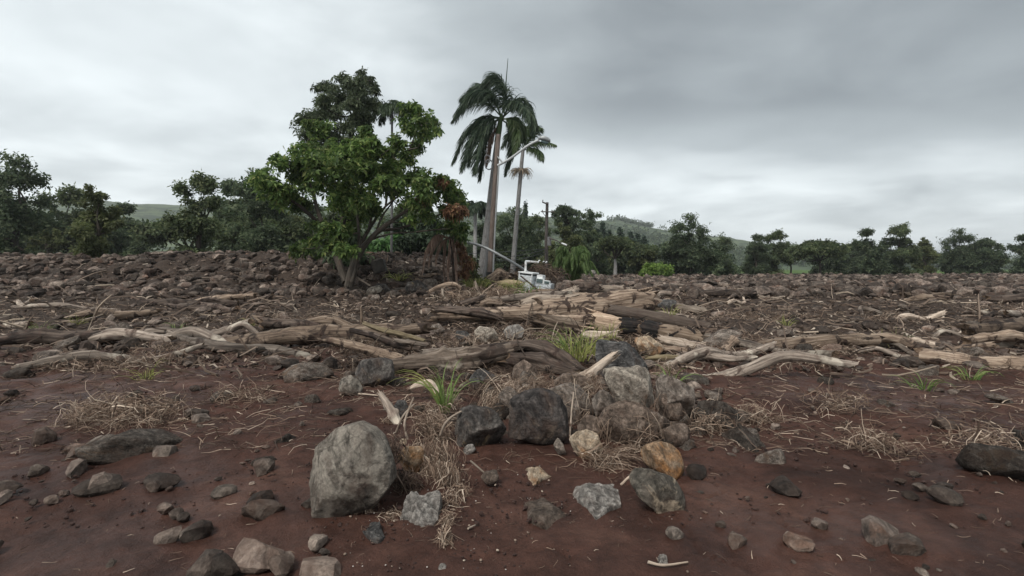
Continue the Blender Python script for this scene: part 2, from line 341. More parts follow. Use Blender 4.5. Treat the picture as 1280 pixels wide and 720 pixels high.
def ground_mat():
    m, nt, b = new_mat('mud_and_soil'); v = tc(nt, 'Object')
    a = nz(nt, v, .9, 6, .6, .5); f = nz(nt, v, 14, 8, .7); g = nz(nt, v, 90, 5, .7); w = nz(nt, v, .55, 4, .55, .6)
    mud = ramp(nt, a, [(.32, (.036, .0168, .0122)), (.52, (.068, .032, .0232)), (.7, (.105, .054, .039))])
    soil = ramp(nt, f, [(.3, (.022, .016, .0125)), (.52, (.052, .037, .029)), (.75, (.12, .09, .07))])
    sp = nt.nodes.new('ShaderNodeSeparateXYZ'); nt.links.new(v, sp.inputs[0])
    mr = nt.nodes.new('ShaderNodeMapRange'); mr.interpolation_type = 'SMOOTHSTEP'
    mr.inputs['From Min'].default_value = 7.5; mr.inputs['From Max'].default_value = 12
    ad = nt.nodes.new('ShaderNodeMath'); ad.operation = 'MULTIPLY_ADD'; nt.links.new(a, ad.inputs[0]); ad.inputs[1].default_value = 6; ad.inputs[2].default_value = -3
    a2 = nt.nodes.new('ShaderNodeMath'); nt.links.new(sp.outputs[1], a2.inputs[0]); nt.links.new(ad.outputs[0], a2.inputs[1]); nt.links.new(a2.outputs[0], mr.inputs['Value'])
    c = mix(nt, mr.outputs[0], mud, soil)
    c = mix(nt, .5, c, ramp(nt, g, [(.3, g3(.5)), (.7, g3(1.4))]), 'MULTIPLY')
    c = mix(nt, .6, c, ramp(nt, nz(nt, v, 4.5, 9, .7, .6), [(.36, g3(.45)), (.5, g3(1)), (.66, g3(1.5))]), 'MULTIPLY')
    # beyond the debris the plain is grass and scrub
    mg = nt.nodes.new('ShaderNodeMapRange'); mg.inputs['From Min'].default_value = 85; mg.inputs['From Max'].default_value = 110
    nt.links.new(sp.outputs[1], mg.inputs['Value'])
    c = mix(nt, mg.outputs[0], c, ramp(nt, nz(nt, v, .05, 5), [(.35, (.05, .085, .025)), (.65, (.1, .16, .04))]))
    nt.links.new(c, b.inputs['Base Color'])
    r = ramp(nt, w, [(.42, g3(.42)), (.58, g3(.8))]); nt.links.new(mix(nt, mr.outputs[0], r, g3(.9)), b.inputs['Roughness'])
    b.inputs['Specular IOR Level'].default_value = .18
    p = bump(nt, b, f, .8, .03); bump(nt, b, g, .6, .008, p); return m
M['ground'] = ground_mat()
def hill_mat():
    m, nt, b = new_mat('hill_grass'); v = tc(nt, 'Object'); a = nz(nt, v, .011, 6, .6, .4); f = nz(nt, v, .07, 6, .7)
    c = ramp(nt, a, [(.38, (.085, .115, .065)), (.55, (.115, .145, .08)), (.68, (.15, .175, .1))])
    c = mix(nt, ramp(nt, f, [(.47, g3(0)), (.56, g3(.9))]), c, (.045, .06, .042))
    nt.links.new(c, b.inputs['Base Color']); b.inputs['Roughness'].default_value = .9; b.inputs['Specular IOR Level'].default_value = .1; return m
M['hill'] = hill_mat()

# ------------------------------------------------------------------ shape generators
def grid_faces(nr, nc, wrap=False):
    r = np.arange(nr - 1)[:, None]; c = np.arange(nc if wrap else nc - 1)[None, :]; c2 = (c + 1) % nc
    return np.stack([r * nc + c, r * nc + c2, (r + 1) * nc + c2, (r + 1) * nc + c], -1).reshape(-1, 4)
def frames(p):
    t = nrm(np.gradient(p, axis=0)); ref = np.array([0, 0, 1.]) if abs(nrm(p[-1] - p[0])[2]) < .8 else np.array([0, 1., 0])
    u = nrm(np.cross(t, ref)); w = np.cross(u, t); return t, u, w
def tube(path, radii, n=24, sides=10, rough=0, seed=0, groove=0, ragged=0, flat=1.0, knots=0, flare=None):
    """returns verts, [quads, tris], material index, grain; a closed tapering round bar along a path"""
    path = np.asarray(path, float); p = catmull(path, n)
    r = np.interp(np.linspace(0, 1, n), np.linspace(0, 1, len(radii)), radii)
    t, u, w = frames(p); th = np.linspace(0, 2 * np.pi, sides, endpoint=False)
    s = np.concatenate([[0], np.cumsum(np.linalg.norm(np.diff(p, axis=0), axis=1))])
    cs, sn = np.cos(th)[None, :], np.sin(th)[None, :]
    S = np.repeat(s[:, None], sides, 1); o = seed * 7.77; rm = float(np.max(r))
    rad = np.repeat(r[:, None], sides, 1)
    if rough or groove:
        q = np.stack([cs + 0 * S + o, sn + 0 * S, S / max(rm, .01) * .35], -1)
        rad = rad * (1 + rough * fbm(q * 1.1, 4))
        q2 = np.stack([cs * 4 + 0 * S + o, sn * 4 + 0 * S, S / max(rm, .01) * .16], -1)
        rad = rad * (1 + groove * fbm(q2, 3))
        q3 = np.stack([cs * 9 + 0 * S + o, sn * 9 + 0 * S, S / max(rm, .01) * .9], -1); rad = rad * (1 + groove * .35 * fbm(q3, 3))
        for k in range(knots):
            R_ = np.random.default_rng(seed * 31 + k); a0, s0 = R_.uniform(0, 6.28), R_.uniform(.1, .9) * s[-1]
            dd = (np.abs((th[None, :] - a0 + np.pi) % (2 * np.pi) - np.pi) * rm) ** 2 + (S - s0) ** 2
            rad = rad * (1 + .35 * np.exp(-dd / (rm * .45) ** 2))
    sh = np.zeros_like(S)
    if ragged:
        e = fbm(np.stack([cs * 2.2 + o, sn * 2.2, cs * 0], -1), 3)
        sh[0] = -ragged * np.abs(e[0]) * rm * 2; sh[-1] = ragged * np.abs(e[0][::-1]) * rm * 2
    v = p[:, None] + rad[..., None] * (cs[..., None] * u[:, None] + flat * sn[..., None] * w[:, None]) + sh[..., None] * t[:, None]
    fq = grid_faces(n, sides, True)
    gr = np.stack([cs * rm + 0 * S, sn * rm + 0 * S, S * .08 + o], -1).reshape(-1, 3)
    V = v.reshape(-1, 3); k = len(V)
    c0, c1 = v[0].mean(0) + t[0] * rm * .15, v[-1].mean(0) - t[-1] * rm * .15
    # end caps: duplicate rim rings so the cut end shades as its own face
    V = np.vstack([V, v[0], v[-1], c0, c1]); i = np.arange(sides); j = (i + 1) % sides
    ft = np.vstack([np.stack([k + j, k + i, 0 * i + k + 2 * sides], -1), np.stack([k + sides + i, k + sides + j, 0 * i + k + 2 * sides + 1], -1)])
    a0 = np.stack([np.cos(th) * rm, np.sin(th) * rm, 0 * th + o], -1) * 1.0
    gr = np.vstack([gr, a0, a0, [[0, 0, o]], [[0, 0, o + .3]]])
    return V, [fq, ft], np.r_[np.zeros(len(fq)), np.ones(len(ft))], gr
def merge(parts):
    """join several (verts, faces-list, midx, grain) into one"""
    V, Q, T, mq, mt, Gr, k = [], [], [], [], [], [], 0
    for v, fs, mi, gr in parts:
        c = 0
        for f in fs:
            (Q if f.shape[1] == 4 else T).append(f + k); (mq if f.shape[1] == 4 else mt).append(mi[c:c + len(f)]); c += len(f)
        V.append(v); Gr.append(gr); k += len(v)
    out = [np.vstack(x) for x in (Q, T) if x]
    return np.vstack(V), out, np.concatenate(mq + mt), np.vstack(Gr)
def strips(P0, D0, L, Wd, M_=4, droop=0, curl=.2, seed=0, sides=3, ground=False, taper=.4, fold=False, wind=None, lift=.008):
    """many thin curved strands at once: verts and quads"""
    g = np.random.default_rng(seed); N = len(P0); p = np.array(P0, float); d = nrm(np.array(D0, float)); pts = [p.copy()]
    L = np.broadcast_to(L, (N,)); Wd = np.broadcast_to(Wd, (N,))
    for k in range(M_):
        d = d + curl * g.normal(size=(N, 3)); d[:, 2] -= droop * (k + 1) / M_
        if wind is not None: d = d + np.asarray(wind) * (k + 1) / M_
        d = nrm(d); p = p + d * (L / M_)[:, None]
        if ground:
            z = hs(p[:, 0], p[:, 1]) + micro(p[:, 0], p[:, 1]) + lift; p[:, 2] = np.maximum(p[:, 2], z)
        pts.append(p.copy())
    X = np.stack(pts, 1); t = nrm(np.gradient(X, axis=1)); rf = nrm(g.normal(size=(N, 1, 3))) + 0 * t
    u = nrm(np.cross(t, rf)); w = np.cross(t, u)
    tp = (1 - (1 - taper) * np.linspace(0, 1, M_ + 1) ** 1.6)[None, :] * Wd[:, None] * .5
    if sides == 2: V = np.stack([X - u * tp[..., None], X + u * tp[..., None]], 2)
    else:
        V = np.stack([X + tp[..., None] * (math.cos(a) * u + math.sin(a) * w) for a in np.arange(sides) * 2 * math.pi / sides], 2)
    base = grid_faces(M_ + 1, sides, sides > 2); n1 = (M_ + 1) * sides
    return V.reshape(-1, 3), (base[None] + (np.arange(N) * n1)[:, None, None]).reshape(-1, 4)

_ico = {}
def ico(n):
    if n not in _ico:
        bm = bmesh.new(); bmesh.ops.create_icosphere(bm, subdivisions=n, radius=1)
        _ico[n] = (np.array([v.co[:] for v in bm.verts]), np.array([[q.index for q in f.verts] for f in bm.faces])); bm.free()
    v, f = _ico[n]; return v.copy(), f
def facet(v, seed, cuts, lo=.62, hi=.88, soft=1.0):
    g = np.random.default_rng(seed)
    for k in range(cuts):
        n = nrm(g.normal(size=3)); c = g.uniform(lo, hi); e = v @ n - c
        v = v - np.maximum(0, e)[:, None] * n * soft
    return v
def unit_rock(seed, n=3, cuts=9):
    v, f = ico(n); v = v * np.array([1.15, .9, .95]); v = facet(v, seed, cuts + 5, .45, .82)
    d = nrm(v); v = v + d * (.07 * fbm(v * 1.8 + seed * 3.1, 4) + .035 * fbm(v * 6 + seed, 3))[:, None]
    return facet(v, seed + 900, 4, .6, .85), f
def hero_rock(name, label, cat, poly, mat, d=None, thick=.85, seed=1, n=5, power=2.6, rough=.05, cuts=7, group=None, sink=.12, base=None, lean=0):
    """boulder whose outline seen from the path follows the given photo outline, with its own real depth"""
    poly = np.array(poly, float); c = (poly.min(0) + poly.max(0)) / 2; bot = poly[:, 1].max()
    if d is None: d = G(c[0], base or bot)
    wpx = (poly[:, 0].max() - poly[:, 0].min()) / 2
    hpx = (poly[:, 1].max() - poly[:, 1].min()) / 2
    rr = .5 * (wpx + hpx) / F * d * thick; dc = d + rr * .55
    # radial outline
    pp = np.vstack([poly, poly[:1]]); seg = []
    for a, b_ in zip(pp[:-1], pp[1:]): seg.append(a + (b_ - a) * np.linspace(0, 1, 12, endpoint=False)[:, None])
    o = np.vstack(seg) - c; o[:, 1] *= -1; lowp = o[:, 1] < -hpx * .6; o[lowp, 1] *= 1 + sink
    ang = np.arctan2(o[:, 1], o[:, 0]); rad = np.hypot(o[:, 0], o[:, 1]); ix = np.argsort(ang); ang, rad = ang[ix], rad[ix]
    v, f = ico(n); th = np.arctan2(v[:, 2], v[:, 0]); R0 = np.interp(th, ang, rad, period=2 * np.pi) / F * dc
    s = np.clip(v[:, 1], -1, 1); cc = (1 - np.abs(s) ** power) ** (1 / power); cc = np.maximum(cc, np.hypot(v[:, 0], v[:, 2]))
    w = np.stack([np.cos(th) * R0 * cc, s * rr, np.sin(th) * R0 * cc], -1)
    # broken faces, mostly turned towards and above the path side so that the outline survives
    g = np.random.default_rng(seed * 7 + 1); ctr = np.abs(w).max(0)
    for k in range(cuts + 13):
        nn = g.normal(size=3); nn[1] = -abs(nn[1]) * 1.3 - .35 if k % 4 else abs(nn[1]); nn = nrm(nn * np.array([1, 1, .9]))
        sup = (w @ nn).max(); e = w @ nn - sup * g.uniform(.66, .93); w = w - np.maximum(0, e)[:, None] * nn * .97
    sc = rr; dd = nrm(w / ctr); q = w / sc
    rid = 1 - np.abs(fbm(q * 1.7 + seed * 5.3, 4)); pit = fbm(q * 5.5 + seed * 1.7, 4); fine = fbm(q * 15 + seed, 3)
    w = w + dd * (sc * (rough * .7 * fbm(q * 1.9 + seed * 3.3, 4) - rough * 4.0 * np.maximum(0, rid - .9) - rough * .8 * np.maximum(0, pit - .15) + rough * .3 * pit + rough * .17 * fine))[:, None]
    w[:, 1] += lean * w[:, 2]
    return tag(link(name, mesh(name, w, f, M[mat]), None, P(c[0], c[1], dc)), label, cat, group)
def flat_rock(name, label, cat, poly, mat, hgt=.05, seed=1, n=5, rough=.1, tilt=0):
    """low stone lying in the mud: its plan comes from where the outline meets the ground"""
    poly = np.array(poly, float); pts = []
    for x, y in poly: d = G(x, y); pts.append(((x - 640) / F * d, d))
    pts = np.array(pts); c = (pts.min(0) + pts.max(0)) / 2; pp = np.vstack([pts, pts[:1]])
    seg = np.vstack([a + (b_ - a) * np.linspace(0, 1, 12, endpoint=False)[:, None] for a, b_ in zip(pp[:-1], pp[1:])]) - c
    ang = np.arctan2(seg[:, 1], seg[:, 0]); rad = np.hypot(seg[:, 0], seg[:, 1]); ix = np.argsort(ang)
    v, f = ico(n); th = np.arctan2(v[:, 1], v[:, 0]); R0 = np.interp(th, ang[ix], rad[ix], period=2 * np.pi); r = np.hypot(v[:, 0], v[:, 1]); cc = np.minimum(1, r * 1.0) ** .8
    w = np.stack([np.cos(th) * R0 * cc, np.sin(th) * R0 * cc, np.sign(v[:, 2]) * np.abs(v[:, 2]) ** .7 * hgt], -1); g = np.random.default_rng(seed)
    for k in range(6):
        nn = nrm(np.array([g.normal() * .5, g.normal() * .5 - .2, 1])); sup = (w @ nn).max(); e = w @ nn - sup * g.uniform(.6, .9); w = w - np.maximum(0, e)[:, None] * nn
    sc = float(np.mean(rad)); q = w / sc
    w[:, 2] += hgt * (rough * 2.2 * fbm(q * 1.6 + seed, 3) + rough * .9 * fbm(q * 6 + seed, 3)); w[:, :2] += (sc * rough * .45 * fbm(np.c_[q[:, :2] * 2.2, q[:, 2] * .3] + seed * 2.2, 2))[:, None] * nrm(w[:, :2] + 1e-6)
    w[:, 2] += tilt * w[:, 1]
    return tag(link(name, mesh(name, w, f, M[mat]), None, (c[0], c[1], float(gh(c[0], c[1])))), label, cat)
def hero_log(name, label, cat, pts, mat, d=None, rough=.16, groove=.1, ragged=.5, sides=22, seed=1, knots=3, flat=.95, extra=(), group=None, dens=.03):
    """pts: (px, py, radius px[, depth]) along the log's axis"""
    ds = []
    n = len(pts)
    if d is None:
        e = [G(pts[0][0], pts[0][1] + pts[0][2]), G(pts[-1][0], pts[-1][1] + pts[-1][2])]
    else: e = d if isinstance(d, (tuple, list)) else (d, d)
    dep = np.interp(np.linspace(0, 1, n), np.linspace(0, 1, len(e)), e)
    path = np.array([P(q[0], q[1], z) for q, z in zip(pts, dep)]); rad = [q[2] * (1 if name != 'log' else 1.24 if np.max(e) > 9.5 else 1.1) / F * z for q, z in zip(pts, dep)]
    Ln = np.linalg.norm(np.diff(path, axis=0), axis=1).sum()
    prts = [tube(path, rad, max(8, min(140, int(Ln / dens))), sides, rough, seed, groove, ragged, flat, knots)]
    for k, ex in enumerate(extra):
        pe = np.array([P(q[0], q[1], dep[0] if len(q) < 4 else q[3]) for q in ex]); re_ = [q[2] / F * dep[0] for q in ex]
        prts.append(tube(pe, re_, 14, 9, rough, seed + k + 5, groove, .4))
    if rad[0] > .03:
        for e_, sgn in ((0, -1), (-1, 1)):
            g = np.random.default_rng(seed * 3 + sgn + 5); tdir = nrm(path[e_] - path[1 if e_ == 0 else -2]); k_ = 16; a_ = g.uniform(0, 6.28, k_)
            uu = nrm(np.cross(tdir, [0, 0, 1.])); ww = np.cross(uu, tdir); rr_ = rad[e_] * g.uniform(.5, 1, k_)
            p0 = path[e_] + (np.cos(a_) * rr_)[:, None] * uu + (np.sin(a_) * rr_)[:, None] * ww - tdir * rad[e_] * .4
            sv, sf = strips(p0, tdir + .18 * g.normal(size=(k_, 3)), rad[e_] * g.uniform(.6, 2.2, k_) * (.6 + ragged), rad[e_] * g.uniform(.12, .42, k_), 3, 0, .1, seed, 4, taper=.1)
            prts.append((sv, [sf], np.zeros(len(sf)), sv * np.array([1, 1, 1.])))
        g = np.random.default_rng(seed * 17)
        for k_ in range(int(Ln / 2.2)):
            i_ = g.uniform(.1, .9); b0 = np.array([np.interp(i_, np.linspace(0, 1, n), path[:, q]) for q in range(3)]); rm_ = float(np.interp(i_, np.linspace(0, 1, n), rad))
            dv_ = nrm(np.array([g.normal(), -abs(g.normal()) * .7, abs(g.normal()) + .2])); ln_ = rm_ * g.uniform(.6, 1.5)
            if rm_ > .05: prts.append(tube([b0 + dv_ * rm_ * .6, b0 + dv_ * (rm_ + ln_ * .5), b0 + dv_ * (rm_ + ln_ * .8) + g.normal(0, .15, 3) * ln_], [rm_ * .28, rm_ * .2, rm_ * .06], 8, 6, .15, seed + k_, .15, .6))
    v, fs, mi, gr = merge(prts); c = path.mean(0)
    return tag(link(name, mesh(name, v - c, fs, [M[mat], M['cut_end']], midx=mi, attr=gr), None, c), label, cat, group)

# ------------------------------------------------------------------ ground and hills
def build_ground():
    y = np.concatenate([np.linspace(-6, 2, 18, endpoint=False), np.arange(2, 9, .026), np.geomspace(9, 34, 170, endpoint=False), np.geomspace(34, 6000, 60)])
    t = np.linspace(-1, 1, 480); t = t * (.55 + .45 * t * t)
    X = t[None, :] * np.maximum(2.1 * np.abs(y) + 2, 8)[:, None] * 1.15; Y = np.repeat(y[:, None], len(t), 1)
    Z = gh(X, Y) - 400 * ss(1500, 9000, Y) * 0
    tag(link('ground', mesh('ground', np.stack([X, Y, Z], -1), grid_faces(len(y), len(t)), M['ground'])), kind='structure')
build_ground()
def build_hills():
    cx = [-400, 0, 300, 560, 640, 700, 740, 772, 800, 842, 950, 1100, 1280, 1700]
    cy = [245, 252, 262, 268, 271, 278, 283, 283, 289, 296, 306, 318, 326, 332]
    y = np.linspace(260, 1300, 70); px = np.linspace(-400, 1700, 300)
    top = np.interp(px, cx, cy); PX = np.repeat(px[None], len(y), 0); Y = np.repeat(y[:, None], len(px), 1); X = (PX - 640) / F * Y
    zc = CAMZ + (HZ - top)[None] / F * 760 ; prof = ss(262, 760, Y) ** .85
    Z = -1 + (zc + 1) * prof + fbm(np.stack([X * .012, Y * .012, X * 0], -1), 4) * 5 * prof
    Z = Z - ss(760, 1300, Y) * 18
    tag(link('hills', mesh('hills', np.stack([X, Y, Z], -1), grid_faces(len(y), len(px)), M['hill'])), kind='structure')
build_hills()

# ------------------------------------------------------------------ foliage generators
def leaf_cards(pos, nrmv, size, g, k=3, droop=.3, aspect=2.4):
    """k pointed leaf quads round every point (each leaf its own island)"""
    N = len(pos); a0 = g.uniform(0, 6.28, N); u = nrm(np.cross(nrmv, nrm(g.normal(size=(N, 3))))); w = np.cross(nrmv, u); V = []
    size = np.broadcast_to(size, (N,))
    for j in range(k):
        a = a0 + j * 2 * math.pi / k + g.normal(0, .25, N)
        d = u * np.cos(a)[:, None] + w * np.sin(a)[:, None]; sd = np.cross(nrmv, d)
        Ls = (size * g.uniform(.5, 1.4, N))[:, None]; b = pos + d * Ls * .08
        mid = b + d * Ls * .5 + nrmv * Ls * g.uniform(.0, .12, (N, 1)); tip = b + d * Ls - nrmv * Ls * droop * .5 - np.array([0, 0, 1]) * Ls * droop
        mid = mid - np.array([0, 0, 1]) * Ls * droop * .25
        V.append(np.stack([b, mid + sd * Ls / aspect * .5, tip, mid - sd * Ls / aspect * .5], 1))
    V = np.concatenate(V, 0); return V.reshape(-1, 3), np.arange(len(V) * 4).reshape(-1, 4)
def clump_points(cl, per, g, shell=.35, sub=7):
    """points and outward normals through ellipsoid clumps (x,y,z,rx,ry,rz), each broken into ragged sprays"""
    if sub:
        out = []
        for c in cl:
            c = np.array(c); k = max(3, int(sub * g.uniform(.7, 1.3))); d = nrm(g.normal(size=(k, 3)))
            ce = c[:3] + d * c[3:6] * g.uniform(.2, .95, (k, 1)); r = c[3:6] * g.uniform(.32, .62, (k, 1)); r[:, 2] = np.maximum(r[:, 2], r[:, 0] * .7)
            out += [tuple(np.r_[p_, q_]) for p_, q_ in zip(ce, r)]
        cl = out
    Ps, Ns = [], []; tot = sum((c[3] * c[5]) for c in cl)
    for c in cl:
        n = max(4, int(per * c[3] * c[5] / tot)); d = nrm(g.normal(size=(n, 3))); r = np.minimum(np.abs(g.normal(.62, .4, n)), 1.7)
        Ps.append(np.array(c[:3]) + d * r[:, None] * np.array(c[3:6])); Ns.append(nrm(d * .6 + np.array([0, 0, .5]) + .55 * g.normal(size=(n, 3))))
    return np.vstack(Ps), np.vstack(Ns)
def limb_tubes(root_pts, targets, r0, g, sag=.15, sides=6):
    out = []
    for tpt in targets:
        k = np.argmin(np.linalg.norm(root_pts[:, :3] - tpt, axis=1) + 1.5 * np.maximum(0, root_pts[:, 2] - tpt[2])); a = root_pts[k, :3]
        m_ = (a + tpt) / 2 + g.normal(0, .06, 3) * np.linalg.norm(tpt - a) + np.array([0, 0, -sag]) * np.linalg.norm(tpt - a) * .3
        out.append(tube([a, m_, tpt], [r0, r0 * .6, r0 * .18], 8, sides, .1, k))
    return out

def tree(name, label, px, base, top, hw, d, mat, seed=0, style='round', cards=1500, ls=None, trunk=.03, group=None, cat='tree', spread=.8, low=.25, kk=3, nc=16):
    g = np.random.default_rng(seed + 100); b = P(px, base, d); b[2] = min(b[2], float(hs(b[0], b[1])) if d < 240 else b[2]); H = (CAMZ - (top - HZ) / F * d) - b[2]; Wd = hw / F * d
    ls = ls or max(.22, d * .0062); rt = empty(name, b); tag(rt, label, cat, group)
    cl = []
    if style == 'round':
        for k in range(nc):
            a = g.uniform(0, 6.28); q = math.sqrt(g.uniform(0, 1)) * .72; zz = g.uniform(low, .93)
            prof = math.sin(min(1, max(.12, (zz - low * .6) / (1 - low * .6))) * math.pi * .92 + .12) ** .6
            r = Wd * g.uniform(.26, .5)
            cl.append((math.cos(a) * q * Wd * prof, math.sin(a) * q * Wd * prof * spread, zz * H * .93, r, r * .9, r * g.uniform(.5, .8)))
        cl.append((0, 0, H * .9, Wd * .3, Wd * .3, H * .1))
    elif style == 'airy':
        for k in range(nc):
            a = g.uniform(0, 6.28); q = g.uniform(.1, .95); zz = low + (.97 - low) * math.sqrt(g.uniform(0, 1)) * (1 - .18 * q); r = Wd * g.uniform(.13, .24)
            cl.append((math.cos(a) * q * Wd, math.sin(a) * q * Wd * spread, zz * H, r, r, r * .55))
    elif style == 'flat':
        for k in range(nc):
            a = g.uniform(0, 6.28); q = math.sqrt(g.uniform(0, 1)) * .85; r = Wd * g.uniform(.2, .34)
            cl.append((math.cos(a) * q * Wd, math.sin(a) * q * Wd, H * (.97 - .32 * q * q) - g.uniform(0, .12) * H, r, r, r * .38))
    elif style == 'cone':
        for k in range(nc):
            zz = .12 + .86 * k / (nc - 1); r = Wd * (1 - zz) ** .75 * .95 + Wd * .06
            for a in g.uniform(0, 6.28, 4): cl.append((math.cos(a) * r * .45, math.sin(a) * r * .45, zz * H, r * .55, r * .55, H / nc * .55))
    elif style == 'column':
        for k in range(nc):
            zz = .06 + .9 * k / (nc - 1); r = Wd * math.sin(min(1, zz * .85 + .2) * math.pi) ** .5
            for a in g.uniform(0, 6.28, 3): cl.append((math.cos(a) * r * .35, math.sin(a) * r * .35, zz * H, r * .6, r * .6, H / nc))
    ps, ns = clump_points(cl, cards, g, .35, 0 if style in ('cone', 'column') else 6); v, f = leaf_cards(ps, ns, ls * .74, g, kk, .08, 1.8)
    link('crown', mesh('crown', v, f, M[mat], smooth=False), rt)
    tr = H * trunk; tops = max(.45, low + .2)
    tp = catmull([(0, 0, -.3), (g.normal(0, .02) * H, 0, H * .25), (g.normal(0, .03) * H, g.normal(0, .03) * H, H * (tops if style != 'cone' else .95))], 9)
    v, fs, mi, gr = tube(tp, [tr * 1.25, tr, tr * .85, tr * (.5 if style != 'cone' else .15)], 12, 8, .12, seed, .1)
    trk = link('trunk', mesh('trunk', v, fs, [M['tree_bark'], M['tree_bark']], midx=mi, attr=gr), rt)
    if style in ('round', 'airy', 'flat'):
        tg = [np.array(c[:3]) for c in cl[:12]]
        v, fs, mi, gr = merge(limb_tubes(tp[3:], tg, tr * .5, g)); link('limbs', mesh('limbs', v, fs, [M['tree_bark'], M['tree_bark']], midx=mi, attr=gr), rt)
    return rt
def copy_thing(o, dx, dy, s=1, rz=0, label=None, group=None, z=None):
    c = o.copy(); C.objects.link(c); c.location = (dx, dy, o.location[2] if z is None else z); c.scale = (s, s, s); c.rotation_euler = (0, 0, rz)
    if label: c['label'] = label
    if group: c['group'] = group
    for ch in list(o.children):
        k = ch.copy(); C.objects.link(k); k.parent = c
        for gch in ch.children:
            q = gch.copy(); C.objects.link(q); q.parent = k
    return c

def frond(path, ll, n=80, g=None, width=.022, droop=.9, wind=(-.25, 0, 0), roll=.5, ang=.9, rr=.012, taper_base=.35, curl=.05, start=.12):
    """a feather frond: midrib tube and two rows of narrow drooping leaflets"""
    p = catmull(path, n); t = nrm(np.gradient(p, axis=0)); up = np.array([0, 0, 1.])
    s = nrm(np.cross(t, up) + 1e-4); nn = np.cross(s, t); q = np.linspace(0, 1, n)
    prof = np.clip(np.sin((q * .86 + .1) * math.pi), 0, 1) ** .6 * (taper_base + (1 - taper_base) * ss(0, .3, q)); keep = q > start
    V, Fq, k = [], [], 0
    for sg in (-1, 1):
        for rep in range(2):
            rl = g.uniform(-roll, roll, n); a = ang + g.normal(0, .12, n) - .35 * q
            d = sg * s * np.cos(rl)[:, None] + nn * np.sin(rl)[:, None]
            d = d * np.sin(a)[:, None] + t * np.cos(a)[:, None]
            pp = p + t * (rep * .5 / n) * np.linalg.norm(p[-1] - p[0])
            v, f = strips(pp[keep], d[keep], (ll * prof * g.uniform(.8, 1.1, n))[keep], width, 4, droop, curl, g.integers(1e6), 2, taper=.12, wind=wind)
            V.append(v); Fq.append(f + k); k += len(v)
    v, fs, mi, gr = tube(path, [rr, rr * .7, rr * .25], 18, 5)
    T = fs[1] + k; Fq.append(fs[0] + k); V.append(v); return np.vstack(V), [np.vstack(Fq), T]

# ------------------------------------------------------------------ royal palm, slim palm, street lamp pole
def royal_palm():
    g = np.random.default_rng(5); d = 26; b = P(601, 348, d); rt = empty('royal_palm', b)
    tag(rt, 'tall royal palm with thick grey trunk and dark wind-blown fronds, behind the brown lamp pole', 'palm tree')
    tp = [P(x, y, d) for x, y in ((600, 352), (603, 335), (607.5, 300), (612, 260), (617, 215), (621.5, 176))]
    px = lambda r: [q / F * d for q in r]
    v, fs, mi, gr = tube(tp, px([6.6, 5.8, 4.9, 4.4, 3.8, 3.3]), 90, 16, .03, 3, .03)
    part('trunk', rt, v, fs, [M['palm_bark'], M['palm_bark']], midx=mi, attr=gr)
    v, fs, mi, gr = tube([P(621.5, 178, d), P(624, 160, d), P(627, 143, d)], px([3.7, 3.6, 2.0]), 14, 12, .02, 3)
    part('crownshaft', rt, v, fs, [M['palm_green'], M['palm_green']], midx=mi, attr=gr)
    fr = [([(627, 146), (631, 118), (622, 97), (604, 104)], 0, .9, 'palm_leaf'),
          ([(627, 144), (633, 122), (626, 103), (612, 100)], .5, .8, 'palm_leaf'),
          ([(626, 144), (613, 120), (592, 117), (570, 142)], -.6, .95, 'palm_leaf'),
          ([(626, 143), (612, 113), (594, 112), (578, 124)], .8, .9, 'palm_leaf'),
          ([(625, 147), (605, 146), (583, 166), (567, 202)], -.3, .85, 'palm_leaf'),
          ([(625, 148), (609, 158), (598, 186), (594, 216)], -.9, .8, 'palm_leaf'),
          ([(625, 147), (608, 150), (592, 172), (586, 206)], .6, .8, 'palm_leaf'),
          ([(629, 147), (643, 125), (660, 130), (673, 160)], .2, .75, 'palm_leaf'),
          ([(629, 146), (640, 128), (655, 133), (662, 152)], -1, .7, 'palm_leaf'),
          ([(629, 149), (644, 148), (654, 160), (657, 178)], .9, .7, 'palm_green'),
          ([(628, 150), (638, 160), (640, 185), (632, 216)], .2, .7, 'palm_leaf'),
          ([(628, 148), (642, 152), (648, 168), (644, 190)], -.6, .7, 'palm_green'),
          ([(626, 145), (618, 122), (603, 106), (588, 112)], 1.2, .9, 'palm_leaf'),
          ([(626, 145), (608, 128), (588, 128), (567, 150)], .2, .85, 'palm_leaf'),
          ([(625, 147), (606, 152), (588, 178), (578, 212)], -.7, .8, 'palm_leaf'),
          ([(625, 148), (613, 160), (604, 190), (600, 224)], .8, .8, 'palm_leaf'),
          ([(629, 146), (648, 132), (664, 142), (668, 170)], -.8, .7, 'palm_leaf'),
          ([(625, 152), (616, 170), (611, 192), (608, 208)], .3, .35, 'palm_dead')]
    for k, (pts, off, ll, mt) in enumerate(fr):
        path = [P(x, y, d + off * i) for i, (x, y) in enumerate(pts)]
        v, f = frond(path, ll * 1.2, 104, g, .04, .75, (-.3, 0, -.1), .9, .75, .04)
        part('frond', rt, v, f, M[mt], smooth=False)
    v, fs, mi, gr = tube([P(630, 142, d), P(632, 110, d), P(635, 73, d)], px([1.0, .8, .3]), 10, 6); part('spear_leaf', rt, v, fs, [M['palm_leaf']] * 2, midx=mi, attr=gr)
royal_palm()
